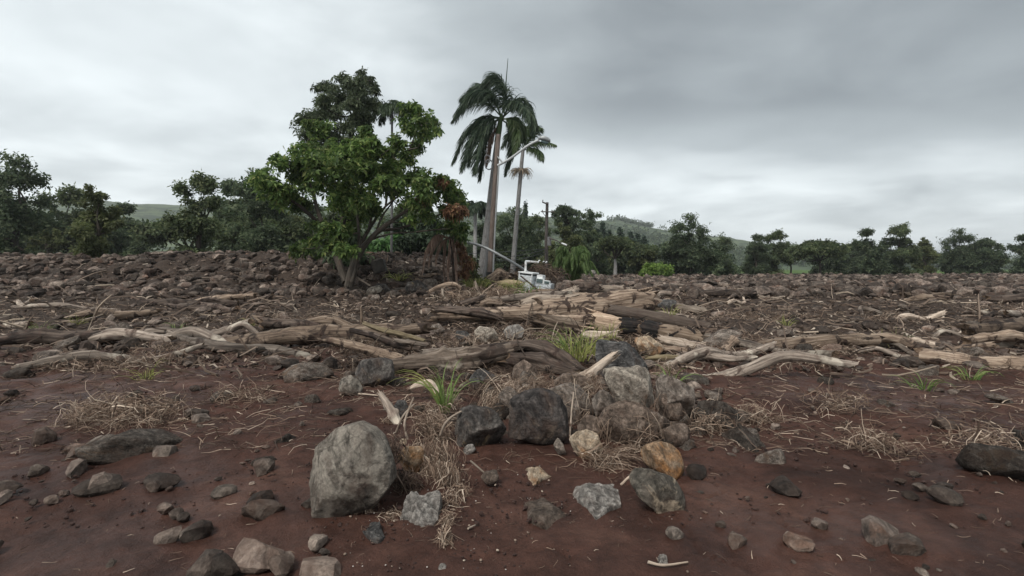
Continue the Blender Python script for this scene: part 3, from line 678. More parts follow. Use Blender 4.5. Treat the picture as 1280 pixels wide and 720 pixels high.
def slim_palm():
    g = np.random.default_rng(6); d = 33; rt = empty('slim_palm', P(641, 346, d))
    tag(rt, 'slim tall palm with thin grey trunk, small crown and a dead tan tuft below it', 'palm tree')
    px = lambda r: [q / F * d for q in r]
    v, fs, mi, gr = tube([P(640, 350, d), P(643, 310, d), P(648, 250, d), P(652, 205, d), P(654, 186, d)], px([3.4, 3, 2.6, 2.4, 2]), 40, 10, .03, 2)
    part('trunk', rt, v, fs, [M['palm_bark'], M['palm_bark']], midx=mi, attr=gr)
    fr = [([(654, 188), (664, 181), (680, 177), (694, 181)], .55, 'palm_green', .7), ([(654, 187), (645, 172), (638, 170), (628, 182)], .8, 'palm_leaf', .8),
          ([(654, 187), (656, 168), (650, 155), (640, 152)], .85, 'palm_green', .7), ([(655, 187), (664, 170), (668, 160), (676, 160)], .7, 'palm_green', .6),
          ([(654, 188), (645, 188), (637, 200), (632, 216)], .8, 'palm_leaf', .9), ([(654, 186), (652, 170), (657, 160), (664, 155)], .7, 'palm_leaf', .7),
          ([(655, 188), (664, 185), (673, 188), (678, 197)], .75, 'palm_green', 1.1)]
    for k, (pts, ll, mt, dr) in enumerate(fr):
        v, f = frond([P(x, y, d + (k % 3 - 1) * .5 * i) for i, (x, y) in enumerate(pts)], ll * 1.25, 80, g, .05, dr, (-.1, 0, 0), .5, .8, .03)
        part('frond', rt, v, f, M[mt], smooth=False)
    c = P(651, 212, d); n = 170; a = g.uniform(0, 6.28, n)
    v, f = strips(c + np.stack([np.cos(a), np.sin(a), 0 * a], -1) * .12, np.stack([np.cos(a) * .9, np.sin(a) * .9, g.uniform(-.2, .5, n)], -1), g.uniform(.5, .98, n), .05, 5, .8, .1, 3, 2, taper=.3)
    part('dead_skirt', rt, v, f, M['palm_tan'], smooth=False)
slim_palm()
def coil(c, r, turns, rad, seed):
    t = np.linspace(0, turns * 6.28, 26 * turns); g = np.random.default_rng(seed)
    p = np.stack([c[0] + r * np.cos(t) * (1 + .1 * np.sin(3.3 * t)), c[1] + .02 * t, c[2] + 1.3 * r * np.sin(t)], -1)
    return tube(p, [rad, rad], len(p), 5)
def lamp_pole():
    d = 24; px = lambda r: [q / F * d for q in r]; rt = empty('street_lamp', P(614, 360, d))
    tag(rt, 'leaning brown wooden street lamp pole with grey arm, before the royal palm', 'street lamp')
    def bar(n, pts, r, m, sides=10, nn=30): 
        v, fs, mi, gr = tube([P(x, y, d + o) for x, y, o in pts], px(r), nn, sides, .015, 4, .02); return part(n, rt, v, fs, [M[m]] * 2, midx=mi, attr=gr)
    bar('pole', [(611.8, 366, 0), (615, 290, 0), (620.5, 205, 0), (623, 168, 0)], [3.7, 3.4, 3.1, 2.9], 'pole_wood', 14, 50)
    bar('conduit', [(615.6, 362, -.2), (618.6, 290, -.2), (623.6, 205, -.18)], [1.1, 1.1, 1.1], 'steel', 8)
    bar('base_sleeve', [(612, 361, 0), (612.9, 340, 0)], [4.3, 4.1], 'slot_dark', 14, 6)
    bar('lamp_arm', [(622, 207, -.15), (638, 198, -.35), (657, 184, -.6), (667, 178, -.7), (674, 175, -.75)], [1.6, 1.5, 1.45, 1.4, 1.3], 'galvanised')
    bar('arm_bracket', [(622, 196, -.15), (628, 203, -.25)], [1, 1], 'steel', 8, 4)
    # cobra head: a tapered shell with a lens below
    bm = []; 
    prof = [(672, 174.0, .7, 1.2), (675, 172.6, 3.0, 1.9), (680, 173.0, 4.2, 3.0), (685, 174.8, 4.0, 2.8), (688, 176.2, 2.4, 1.6)]
    V = []; 
    for x, y, w, h in prof:
        c = P(x, y, d - .75); th = np.linspace(0, 6.283, 14, endpoint=False)
        V.append(np.stack([c[0] + 0 * th, c[1] + np.cos(th) * w * 1.1 / F * d, c[2] + np.sign(np.sin(th)) * np.abs(np.sin(th)) ** .6 * h / F * d], -1))
    V = np.array(V); n = V.shape[1]; k = V.size // 3
    VV = np.vstack([V.reshape(-1, 3), V[0].mean(0), V[-1].mean(0)]); i = np.arange(n); j = (i + 1) % n
    lh = part('lamp_head', rt, VV, [grid_faces(5, n, True), np.vstack([np.stack([j, i, 0 * i + k], -1), np.stack([4 * n + i, 4 * n + j, 0 * i + k + 1], -1)])], M['steel'])
    v, fs, mi, gr = tube([P(676.5, 176.6, d - .75), P(685.5, 178.6, d - .75)], px([1.6, 2.2, 1.6]), 8, 10); v = v
    ln = link('lens', mesh('lens', v - np.array(rt.location), fs, [M['glass']] * 2, midx=mi, attr=gr), lh)
    v, fs, mi, gr = merge([coil(P(611, 205, d - .2), .17, 2, .018, 1), coil(P(609, 198, d - .15), .13, 2, .014, 2)]); part('cable_coil', rt, v, fs, [M['cable_grey']] * 2, midx=mi, attr=gr)
lamp_pole()
def simple_bar(name, label, cat, pts, r, m, sides=10, n=24, **k):
    path = np.array([P(*q) for q in pts]); c = path.mean(0); v, fs, mi, gr = tube(path, r, n, sides, **k)
    return tag(link(name, mesh(name, v - c, fs, [M[m], M[m]], midx=mi, attr=gr), None, c), label, cat)
simple_bar('fallen_pole', 'toppled grey metal pole slanting down across the palm trunk to the white wreck', 'pole',
           [(577, 301, 23.2), (603, 308, 22.8), (630, 322, 22.6), (655, 337, 23.6), (684, 358, 24.6)], [.062, .062, .06, .06, .06], 'steel', 10, 24)
simple_bar('fallen_beam', 'short dark bar leaning against the front of the white wreck', 'pole', [(651, 345, 22.2), (662, 354, 21.8), (673, 363, 21.4)], [.035, .04, .045], 'wood_dark', 8, 10)
simple_bar('wooden_post', 'short weathered wooden post standing right of the white wreck', 'post', [(683.5, 366, 24), (683.5, 347, 24)], [.11, .105], 'wood_grey', 10, 8, rough=.05)
simple_bar('iron_stake', 'thin brown stake upright in the debris behind the short post', 'post', [(682, 352, 26), (682, 336, 26)], [.035, .03], 'wood_brown', 8, 6)

def utility_pole():
    d = 45; rt = empty('utility_pole', P(684, 350, d)); tag(rt, 'dark distant utility pole with crossarms, transformer bracket and drooping wires', 'utility pole')
    def bar(n, pts, r, m='pole_dark', sides=8, nn=12):
        v, fs, mi, gr = tube([P(x, y, d + o) for x, y, o in pts], [q / F * d for q in r], nn, sides); return part(n, rt, v, fs, [M[m]] * 2, midx=mi, attr=gr)
    M['pole_dark'] = wood_mat('pole_dark', (.03, .026, .024), (.07, .06, .055), (.13, .115, .1))
    bar('pole', [(683.5, 356, 0), (683, 300, 0), (684, 253, 0)], [2.5, 2.2, 1.8])
    bar('crossarm', [(678, 252.5, -.3), (685, 255.5, -.1)], [.9, .9]); bar('crossarm', [(676, 264.5, -.2), (693, 265, -.2)], [.7, .7])
    bar('brace', [(678, 265, -.2), (683, 272, -.1)], [.4, .4]); bar('transformer', [(686.5, 296, -.3), (686.5, 307, -.3)], [2.6, 2.6], 'lamp_grey', 10)
    bar('light_arm', [(686, 297.5, -.4), (695, 300.5, -.8), (703, 304.5, -1)], [.8, .7, .6]); bar('light_head', [(702, 304, -1), (708.5, 306.5, -1.1)], [1, 1.2], 'white_pale')
    for x, y, q in ((678.5, 251, -.3), (684.5, 254, -.1), (678, 263.5, -.2), (690, 264, -.2)):
        bar('insulator', [(x, y + .6, q), (x, y - 1.2, q)], [.6, .7], 'lamp_grey', 6, 4)
    for k, (x0, y0, ys, x1, y1) in enumerate(((683, 311, 322, 618, 321), (683, 314, 328, 618, 325), (683, 316, 334, 640, 333), (683, 311, 316, 560, 318))):
        n = 12; t = np.linspace(0, 1, n); xs = x0 + (x1 - x0) * t; yy = (1 - t) ** 2 * y0 + 2 * t * (1 - t) * ys + t * t * y1; dd = d + (25 - d) * t
        v, fs, mi, gr = tube([P(a, b_, q) for a, b_, q in zip(xs, yy, dd)], [.022, .014], 30, 5); part('wire', rt, v, fs, [M['cable']] * 2, midx=mi, attr=gr)
utility_pole()

def bevel_box(cx, cy, cz, sx, sy, sz, rot, bev=.03):
    bm = bmesh.new(); bmesh.ops.create_cube(bm, size=1)
    for v in bm.verts: v.co = (v.co.x * sx, v.co.y * sy, v.co.z * sz)
    if bev: bmesh.ops.bevel(bm, geom=list(bm.edges), offset=bev, segments=2, affect='EDGES')
    V = np.array([v.co[:] for v in bm.verts]); V = V @ rot.T + np.array([cx, cy, cz])
    T = [[v.index for v in f.verts] for f in bm.faces]; bm.free()
    return V, [np.array([f for f in T if len(f) == k]) for k in (3, 4) if any(len(f) == k for f in T)]
def wreck():
    d = 22.6; rt = empty('wrecked_vehicle', P(660, 368, d)); tag(rt, 'white boxy wrecked vehicle with dark slot and bent white pipe, tilted in debris', 'vehicle wreck')
    a, tl = R(-24), R(-6)
    Rz = np.array([[math.cos(a), -math.sin(a), 0], [math.sin(a), math.cos(a), 0], [0, 0, 1]]); Ry = np.array([[math.cos(tl), 0, -math.sin(tl)], [0, 1, 0], [math.sin(tl), 0, math.cos(tl)]])
    RT = Rz @ Ry; s = d / F * 1.13; o = P(655.5, 356.5, d)
    def box(n, x, y, z, sx, sy, sz, m, bev=.02, par=None):
        v, f = bevel_box(0, 0, 0, sx * s, sy * s, sz * s, np.eye(3), bev); v = (v + np.array([x, y, z]) * s) @ RT.T + o
        return part(n, rt, v, f, M[m], smooth=False) if par is None else link(n, mesh(n, v - np.array(rt.location), f, M[m], smooth=False), par)
    box('body', 0, 9, 0, 17, 18, 22, 'white_paint')
    box('roof_lip', 0, 9, 13.8, 18, 19, 1.6, 'white_pale', .01); box('dark_slot', 0, 9.2, 12, 16, 16.4, 3, 'slot_dark', .01)
    for k in (-1, 1):
        box('corner_post', 7.6 * k, .6, 12, 1.2, 1.2, 3.2, 'white_pale', .005)
    # side cab with its two panes
    box('cab', 18, 14, -2, 20, 12, 13, 'white_paint'); box('cab_top', 13.5, 14, 10.5, 7, 10, 4.5, 'white_pale')
    w = box('window_frame', 14.8, 9.2, 6.2, 9, 3.4, 6, 'white_pale', .01); box('pane', 14.6, 7.3, 6.2, 7.2, .5, 4.4, 'glass', .005, w)
    w = box('window_frame', 23, 9.4, 5.4, 7, 3.4, 4.4, 'white_pale', .01); box('pane', 23, 7.5, 5.4, 5.6, .5, 3, 'glass', .005, w)
    for k, (x, z, l) in enumerate(((-3.5, 4.5, 5), (-2.6, 2.8, 6.4), (-3.2, 1.1, 4.6))): box('faded_mark', x, -.1, z, l, .12, .8, 'smudge', 0)
    for x in (-7.2, 7.2): box('edge_trim', x, -.15, 0, 1.2, .6, 21, 'white_pale', .005)
    px = lambda r: [q / F * d for q in r]
    v, fs, mi, gr = tube([P(656.6, 343, d + .3), P(657, 336, d + .3), P(657.2, 328.5, d + .3), P(657.6, 327, d + .3), P(659, 326.6, d + .3), P(673, 327.8, d + .5)], px([1.5, 1.5, 1.4, 1.35, 1.3, 1.2]), 40, 8)
    part('bent_pipe', rt, v, fs, [M['white_pale']] * 2, midx=mi, attr=gr)
    for x, y, r in ((674, 326, 1.2), (679.5, 327, .7), (683, 327.6, .9)):
        v, fs, mi, gr = tube([P(x - 1, y + 1, d + .5), P(x, y - .4, d + .5), P(x + 1.2, y, d + .5)], px([r * .6, r, r * .5]), 6, 6); part('pipe_fitting', rt, v, fs, [M['white_pale']] * 2, midx=mi, attr=gr)
wreck()

# ------------------------------------------------------------------ left trees
def rosettes(cl, n, size, g, k=7, droop=.45, aspect=2.3):
    ps, ns = clump_points(cl, n, g, .2); return leaf_cards(ps, ns, size, g, k, droop, aspect)
def px_clumps(lst, d, dep=1.0, g=None):
    out = []
    for q in lst:
        o = g.uniform(-1, 1) * 2.2 if len(q) < 4 else q[3]; c = P(q[0], q[1], d + o); r = q[2] / F * d; out.append((*c, r * 1.25, r * dep * 1.25, r * .8))
    return out
def big_tree():
    g = np.random.default_rng(21); d = 20; rt = empty('broadleaf_tree', P(434, 352, d))
    tag(rt, 'leaning broadleaf tree with diagonal limbs and bright green layered leaves, at left edge', 'tree')
    cl = px_clumps([(448, 175, 14), (462, 165, 10), (440, 200, 20), (485, 228, 14), (462, 262, 12), (445, 275, 14), (470, 190, 12), (522, 143, 15), (537, 152, 14), (513, 160, 13), (526, 168, 15), (541, 165, 9), (520, 184, 14), (498, 178, 10), (486, 190, 12), (508, 197, 13), (466, 178, 13),
                    (452, 188, 14), (474, 205, 20), (455, 215, 22), (492, 212, 18), (440, 232, 20), (510, 222, 14), (526, 232, 15), (545, 225, 14), (557, 233, 15), (565, 245, 15), (574, 252, 10),
                    (540, 247, 16), (520, 252, 13), (497, 238, 13), (476, 234, 16), (456, 246, 12), (555, 262, 14), (572, 268, 12), (578, 285, 8), (540, 270, 11), (515, 275, 9), (560, 283, 10),
                    (425, 200, 25), (405, 215, 28), (420, 245, 22), (380, 225, 26), (395, 190, 24), (360, 205, 22), (345, 235, 24), (370, 255, 22), (425, 290, 15), (412, 305, 16), (432, 312, 11), (395, 290, 20), (380, 310, 18), (440, 290, 10), (446, 250, 14), (430, 262, 16), (320, 220, 18), (390, 160, 18)], d, 1.0, g)
    sk = []; prts = []
    def limb(pts, r):
        path = [P(x, y, d + o) for x, y, o in pts]; prts.append(tube(path, [q * .62 / F * d for q in r], 26, 9, .1, len(prts) + 1, .1)); sk.append(catmull(path, 24)[5:])
    limb([(436, 358, 0), (441, 335, 0), (452, 312, 0), (470, 292, -.2), (490, 276, -.4), (508, 264, -.6), (524, 258, -.8)], [9.5, 8, 6.5, 5.2, 4, 2.8, 1.8])
    limb([(437, 350, .4), (444, 322, .8), (456, 296, 1), (468, 276, 1.2), (482, 258, 1.2), (505, 240, 1.2)], [7.5, 6, 4.5, 3.5, 2.6, 1.6])
    limb([(472, 288, 0), (500, 285, .3), (530, 275, .6), (556, 266, .8), (572, 262, .8)], [3.6, 3, 2.2, 1.7, 1])
    limb([(482, 257, 1.2), (486, 236, 1.2), (500, 208, 1), (512, 186, .8), (522, 160, .6)], [2.6, 2.2, 1.9, 1.5, .9])
    limb([(460, 290, 1), (466, 262, .5), (468, 235, .2), (464, 205, 0)], [2.6, 2.1, 1.7, 1])
    limb([(432, 352, .2), (420, 320, .5), (405, 285, 1), (392, 245, 1.2), (385, 205, 1.2)], [8, 6.5, 5, 3.6, 2])
    limb([(405, 285, 1), (380, 262, .4), (355, 244, 0), (340, 235, 0)], [4.4, 3.4, 2.4, 1.4])
    limb([(440, 352, -.5), (446, 330, -.6), (449, 300, -.6), (446, 265, -.4), (442, 230, -.2)], [4, 3.6, 3, 2.4, 1.4])
    limb([(430, 354, .6), (424, 325, .8), (428, 290, 1), (436, 250, 1), (440, 205, 1)], [5, 4.4, 3.6, 2.6, 1.5])
    limb([(456, 303, -.1), (474, 296, 0), (497, 291, .2), (520, 290, .3)], [2.6, 2.2, 1.7, 1])
    limb([(470, 290, -.2), (478, 270, 0), (492, 250, .2), (497, 232, .3)], [2.2, 1.9, 1.5, .9])
    for q in prts[:2]:
        part('trunk', rt, q[0], q[1], [M['tree_bark']] * 2, midx=q[2], attr=q[3])
    for q in prts[2:]: part('limb', rt, q[0], q[1], [M['tree_bark']] * 2, midx=q[2], attr=q[3])
    S = np.vstack(sk); v, fs, mi, gr = merge(limb_tubes(S, [np.array(c[:3]) for c in cl], .035, g)); part('twigs', rt, v, fs, [M['tree_bark']] * 2, midx=mi, attr=gr)['kind'] = 'stuff'
    v, f = rosettes(cl, 5600, .185, g, 7, .2, 2.3); part('crown', rt, v, f, M['leaf_bright'], smooth=False)
    cr = px_clumps([(521, 251, 5, -1.4), (527, 254, 4, -1.4), (569, 258, 7, -1), (576, 262, 7, -1), (562, 266, 5, -1), (552, 228, 4, -1)], d, 1, g)
    v, f = rosettes(cr, 70, .17, g); part('rust_leaves', rt, v, f, M['leaf_rust'], smooth=False)
big_tree()
def edge_tree():
    g = np.random.default_rng(22); d = 25; rt = empty('tall_tree', P(428, 345, d)); tag(rt, 'taller grey-green open-crowned tree behind the bright broadleaf tree', 'tree')
    cl = px_clumps([(450, 150, 14), (466, 128, 8), (445, 190, 14), (458, 175, 11), (440, 110, 13), (468, 108, 6), (452, 94, 10), (460, 102, 9), (446, 106, 12), (463, 116, 9), (452, 122, 13), (440, 128, 13), (461, 135, 8), (447, 144, 13), (438, 158, 14), (455, 158, 10), (449, 175, 12),
                    (436, 185, 16), (425, 118, 15), (418, 140, 18), (410, 165, 20), (400, 130, 14), (392, 150, 16), (380, 175, 20), (420, 190, 20), (430, 100, 10), (405, 110, 12), (440, 215, 18), (432, 245, 20), (425, 275, 18), (445, 262, 14)], d, 1.0, g)
    path = [P(x, y, d) for x, y in ((428, 355), (430, 300), (434, 240), (438, 180), (446, 125), (452, 100))]; v, fs, mi, gr = tube(path, [.3, .26, .2, .14, .08, .04], 40, 10, .08, 2, .1)
    part('trunk', rt, v, fs, [M['tree_bark']] * 2, midx=mi, attr=gr); S = catmull(path, 40)[10:]
    S2 = catmull([P(431, 280, d), P(415, 220, d + .8), P(402, 150, d + 1)], 20); v, fs, mi, gr = merge([tube(S2, [.14, .1, .04], 20, 7)] + limb_tubes(np.vstack([S, S2]), [np.array(c[:3]) for c in cl], .045, g))
    part('limbs', rt, v, fs, [M['tree_bark']] * 2, midx=mi, attr=gr)
    v, f = rosettes(cl, 4400, .18, g, 6, .3, 2.5); part('crown', rt, v, f, M['leaf_grey'], smooth=False)
edge_tree()
def small_palm(name, label, px, base, top, d, ll, nf=14, seed=1, hw=18, mat='palm_leaf', tr=.12):
    g = np.random.default_rng(seed); rt = empty(name, P(px, base, d)); tag(rt, label, 'palm tree'); c = P(px, top + hw * .55, d)
    v, fs, mi, gr = tube([P(px - 1, base, d), P(px, (base + top) / 2, d), c], [tr * 1.2, tr, tr * .9], 20, 8); part('trunk', rt, v, fs, [M['palm_bark']] * 2, midx=mi, attr=gr)
    Lf = hw / F * d * 1.25
    for k in range(nf):
        a = k * 2.399; e = g.uniform(.1, 1.1); h = np.array([math.cos(a), math.sin(a), 0]); Lk = Lf * g.uniform(.8, 1.1)
        path = [c, c + h * Lk * .35 * math.cos(e) + np.array([0, 0, Lk * .4 * math.sin(e) + .05 * Lk]), c + h * Lk * .75 + np.array([0, 0, Lk * (.45 * math.sin(e) - .1)]), c + h * Lk * 1.0 + np.array([0, 0, Lk * (.3 * math.sin(e) - .5)])]
        v, f = frond(path, ll, 30, g, ll * .09, .7, (-.05, 0, 0), .4, .85, .02); part('frond', rt, v, f, M[mat], smooth=False)
small_palm('feather_palm', 'spiky-crowned palm poking up out of the left tree tops', 490, 345, 128, 30, .6, 16, 3, 22, 'leaf_dark', .07)
small_palm('feather_palm', 'low dark palm between the broadleaf tree and the royal palm trunk', 594, 345, 252, 42, .7, 16, 4, 16, 'palm_leaf', .15)

def dead_palm():
    """the brown skirted plant under the broadleaf tree"""
    g = np.random.default_rng(8); d = 21.5; rt = empty('dead_plant', P(567, 362, d)); tag(rt, 'dead brown plant with arching drooping withered fronds under the broadleaf tree', 'dead plant')
    top = P(561, 296, d); v, fs, mi, gr = tube([P(567.5, 365, d), P(567, 335, d), P(563, 296, d)], [.07, .075, .09], 16, 8, .1, 3, .15); part('stem', rt, v, fs, [M['wood_dark']] * 2, midx=mi, attr=gr)
    for k, (pts, ll) in enumerate((([(560, 297), (545, 294), (533, 312), (528, 340)], .3), ([(560, 297), (548, 297), (539, 312), (536, 332)], .28), ([(561, 297), (556, 305), (555, 330), (557, 356)], .3), ([(562, 298), (562, 310), (560, 335), (562, 360)], .3),
                                   ([(562, 297), (571, 302), (576, 320), (575, 345)], .34), ([(562, 296), (575, 300), (582, 318), (581, 342)], .36), ([(562, 296), (568, 308), (570, 330), (571, 352)], .3), ([(560, 297), (551, 304), (546, 316), (545, 328)], .25))):
        v, f = frond([P(x, y, d + (k % 3 - 1) * .25 * i) for i, (x, y) in enumerate(pts)], ll * 1.5, 80, g, .04, 2.4, (0, 0, -.4), .9, .5, .03, curl=.12); part('withered_frond', rt, v, f, M['palm_dead'], smooth=False)
    cl = px_clumps([(579, 318, 7, 0), (583, 330, 7, 0), (580, 342, 7, 0), (575, 308, 5, 0)], d, 1, g); v, f = rosettes(cl, 260, .14, g, 5, .5); part('rust_leaves', rt, v, f, M['leaf_rust'], smooth=False)
    cl = px_clumps([(570, 286, 7, -.4), (577, 296, 6, -.4), (562, 284, 6, 0)], d, 1, g); v, f = rosettes(cl, 110, .2, g, 6, .5); part('green_leaves', rt, v, f, M['leaf_bright'], smooth=False)
dead_palm()
def bush(name, label, lst, d, n, size, mat, seed, k=5, cat='bush', droop=.3, stem=True):
    g = np.random.default_rng(seed); cl = px_clumps(lst, d, 1.0, g); b = np.mean([c[:3] for c in cl], 0); b[2] = float(hs(b[0], b[1])); rt = empty(name, b); tag(rt, label, cat)
    v, f = rosettes(cl, n, size, g, k, droop); part('foliage', rt, v, f, M[mat], smooth=False)
    if stem:
        S = np.array([b + np.array([0, 0, .1 * i]) for i in range(4)]); v, fs, mi, gr = merge(limb_tubes(S, [np.array(c[:3]) for c in cl], .05, g)); part('stems', rt, v, fs, [M['tree_bark']] * 2, midx=mi, attr=gr)
bush('shrub', 'bright green shrub beyond the rubble bank, seen below the tree limbs', [(470, 305, 18), (490, 308, 16), (508, 300, 16), (480, 318, 14), (455, 315, 16), (500, 318, 14)], 36, 1500, .42, 'leaf_hedge', 31)
bush('shrub', 'dark glossy shrub left of the dead brown plant', [(522, 300, 18), (540, 305, 18), (515, 318, 14), (533, 320, 14), (548, 320, 12), (505, 285, 16), (530, 285, 18)], 33, 1500, .36, 'leaf_dark', 32)
bush('weedy_bush', 'olive weedy bush at the foot of the royal palm', [(590, 330, 8), (588, 345, 9), (596, 352, 8), (604, 354, 7), (585, 354, 7)], 23.5, 420, .16, 'tree_c', 33, 4)
bush('shrub', 'dark green shrub filling the left edge below the broadleaf tree', [(440, 300, 12), (452, 325, 9), (428, 318, 16), (412, 312, 18), (446, 322, 10), (400, 325, 16), (420, 300, 14), (385, 315, 18)], 26, 1300, .26, 'tree_b', 34)
def areca():
    g = np.random.default_rng(9); d = 29; b = P(716, 357, d); rt = empty('weeping_bush', b); tag(rt, 'bright green weeping clump with arching feathery leaves right of the utility pole', 'bush')
    for k in range(34):
        a = k * 2.399; Hh = g.uniform(1.1, 2.25); sp = g.uniform(.4, 1.2); h = np.array([math.cos(a), math.sin(a), 0]); c = b + h * .15
        path = [c, c + h * sp * .35 + np.array([0, 0, Hh * .75]), c + h * sp * .75 + np.array([0, 0, Hh]), c + h * sp * 1.15 + np.array([0, 0, Hh * .55])]
        v, f = frond(path, .55, 30, g, .055, 1.3, (0, 0, -.2), .5, .7, .02); part('frond', rt, v, f, M['areca'], smooth=False)
areca()

# ------------------------------------------------------------------ background trees
BT = [
 # label, px, base, top, half width, depth, material, style, extra
 ('dense dark tree mass behind the slim palm', 645, 345, 260, 38, 58, 'tree_b', 'round', dict(low=.02, nc=22)),
 ('rounded green tree left of the distant utility pole', 668, 345, 268, 30, 62, 'tree_a', 'round', dict(low=.05, nc=20)),
 ('dark tree behind the foot of the royal palm', 605, 345, 278, 30, 55, 'tree_b', 'round', dict(low=.02, nc=20)),
 ('olive tree crowned just right of the utility pole', 706, 345, 276, 24, 56, 'tree_c', 'round', dict(low=.1, nc=18)),
 ('tall airy tree with sky showing through, right of the utility pole', 713, 345, 254, 34, 72, 'tree_b', 'airy', dict(low=.5, nc=46, trunk=.02, ls=.36)),
 ('dark broad tree behind the weeping clump', 730, 345, 275, 26, 66, 'tree_b', 'round', dict(low=.02, nc=20)),
 ('umbrella shaped tree with bare pale trunk over the debris field', 768, 346, 296, 27, 62, 'tree_a', 'flat', dict(nc=26, trunk=.045)),
 ('wide low spreading tree at the far right of the tree belt', 800, 345, 306, 32, 74, 'tree_a', 'flat', dict(nc=26)),
 ('dark undergrowth tree left of the umbrella tree', 748, 346, 305, 24, 70, 'tree_b', 'round', dict(low=.0, nc=18)),
 ('dark undergrowth tree right of the umbrella tree', 790, 346, 314, 28, 80, 'tree_b', 'round', dict(low=.0, nc=18)),
 ('large dark tree cut by the right edge of the photo', 846, 346, 293, 32, 70, 'tree_b', 'round', dict(low=.03, nc=22)),
 ('slender conifer left of the twin tips', 747, 340, 287, 9, 100, 'conifer', 'cone', dict(nc=12)),
 ('tallest pointed conifer over the tree belt', 754, 340, 279, 11, 102, 'conifer', 'cone', dict(nc=14)),
 ('short conifer right of the tallest pointed conifer', 762, 340, 289, 8, 98, 'conifer', 'cone', dict(nc=12)),
 ('dark conifer above the umbrella tree', 775, 340, 286, 13, 96, 'conifer', 'cone', dict(nc=12)),
 ('narrow columnar conifer left of the bright lawn slope', 797, 340, 292, 8, 94, 'conifer', 'column', dict(nc=12)),
 ('narrow columnar conifer nearest the open slope', 805, 340, 295, 7, 95, 'conifer', 'column', dict(nc=12)),
 ('columnar conifer third from the open slope', 788, 340, 290, 8, 96, 'conifer', 'column', dict(nc=12)),
 ('thin pointed conifer tip above the dark tree mass', 657, 340, 256, 6, 110, 'conifer', 'cone', dict(nc=10)),
 ('green tree between the slim palm and the lamp pole', 630, 345, 266, 32, 68, 'tree_a', 'round', dict(low=.0, nc=22)),
 ('olive leafy tree low behind the utility pole', 690, 346, 300, 26, 52, 'tree_c', 'round', dict(low=.0, nc=20)),
 ('dark leafy tree filling the belt behind the weeping clump', 722, 346, 296, 30, 60, 'tree_b', 'round', dict(low=.0, nc=22)),
 ('green round-topped tree between the airy tree and the conifers', 742, 345, 284, 22, 78, 'tree_a', 'round', dict(low=.0, nc=22)),
 ('leafy tree just left of the open slope', 786, 345, 300, 26, 84, 'tree_c', 'round', dict(low=.0, nc=20)),
 ('pale green tree low beside the bright bushes', 806, 345, 312, 20, 72, 'tree_c', 'round', dict(low=.0, nc=18)),
 ('dark wide tree under the conifers', 765, 346, 309, 36, 88, 'tree_b', 'round', dict(low=.0, nc=22)),
 ('bushy green tree beyond the left rubble bank', 430, 345, 262, 48, 46, 'tree_b', 'round', dict(low=.0, nc=20)),
 ('mid green tree filling the gap behind the dead plant', 560, 345, 272, 34, 50, 'tree_b', 'round', dict(low=.0, nc=20)),
 ('dark tree behind the left shrubs', 505, 345, 250, 42, 52, 'tree_a', 'round', dict(low=.0, nc=20)),
]
trees = []
for k, (lb, px, b, t, hw, d, mt, st, ex) in enumerate(BT):
    trees.append(tree('conifer' if mt == 'conifer' else 'background_tree', lb, px, b, t, hw, d, mt, k, st, cards=2000 if mt == 'conifer' else 3700, **ex))
def lawn():
    bush('bright_bush', 'low lime green bushes on the far lawn at the right', [(812, 336, 7), (822, 333, 6), (832, 335, 6), (806, 341, 6), (820, 340, 8), (835, 341, 6)], 58, 1200, .3, 'leaf_lime', 41, stem=False)
lawn()
def hill_woods():
    g = np.random.default_rng(91); hm = bpy.data.objects['hills'].data; co = np.empty(len(hm.vertices) * 3); hm.vertices.foreach_get('co', co); co = co.reshape(-1, 3)
    Px = 640 + co[:, 0] / co[:, 1] * F; ok = np.nonzero((co[:, 1] > 330) & (co[:, 1] < 775) & (Px > 380) & (Px < 1400))[0]
    den = fbm(co[ok] * np.array([.008, .008, 0]) + 3, 3); wood = ok[(den > .12)]; wood = g.choice(wood, 900); sp = np.concatenate([wood, g.choice(ok, 160)])
    strip = ok[(np.abs(Px[ok] - 785) < 26) & (co[ok, 1] > 700)]; sp = np.concatenate([sp, g.choice(strip, 120)])
    c = co[sp] + np.c_[g.normal(0, 4, (len(sp), 2)), g.uniform(1, 4, len(sp))]; k = 16
    p = np.repeat(c, k, 0) + g.normal(0, 1, (len(c) * k, 3)) * np.array([2.4, 2.4, 1.7]); v, f = leaf_cards(p, nrm(g.normal(size=p.shape) + np.array([0, -.3, .6])), 2.6, g, 2, .1, 1.6)
    tag(link('hill_woods', mesh('hill_woods', v, f, M['tree_b'], smooth=False)), 'far scattered trees and scrub on the green hill', 'woods', kind='stuff')
hill_woods()
for t_ in trees:
    if t_['label'].startswith('umbrella shaped'):
        for c_ in t_.children:
            if c_.name.startswith('trunk'): c_.data.materials[0] = M['palm_bark']
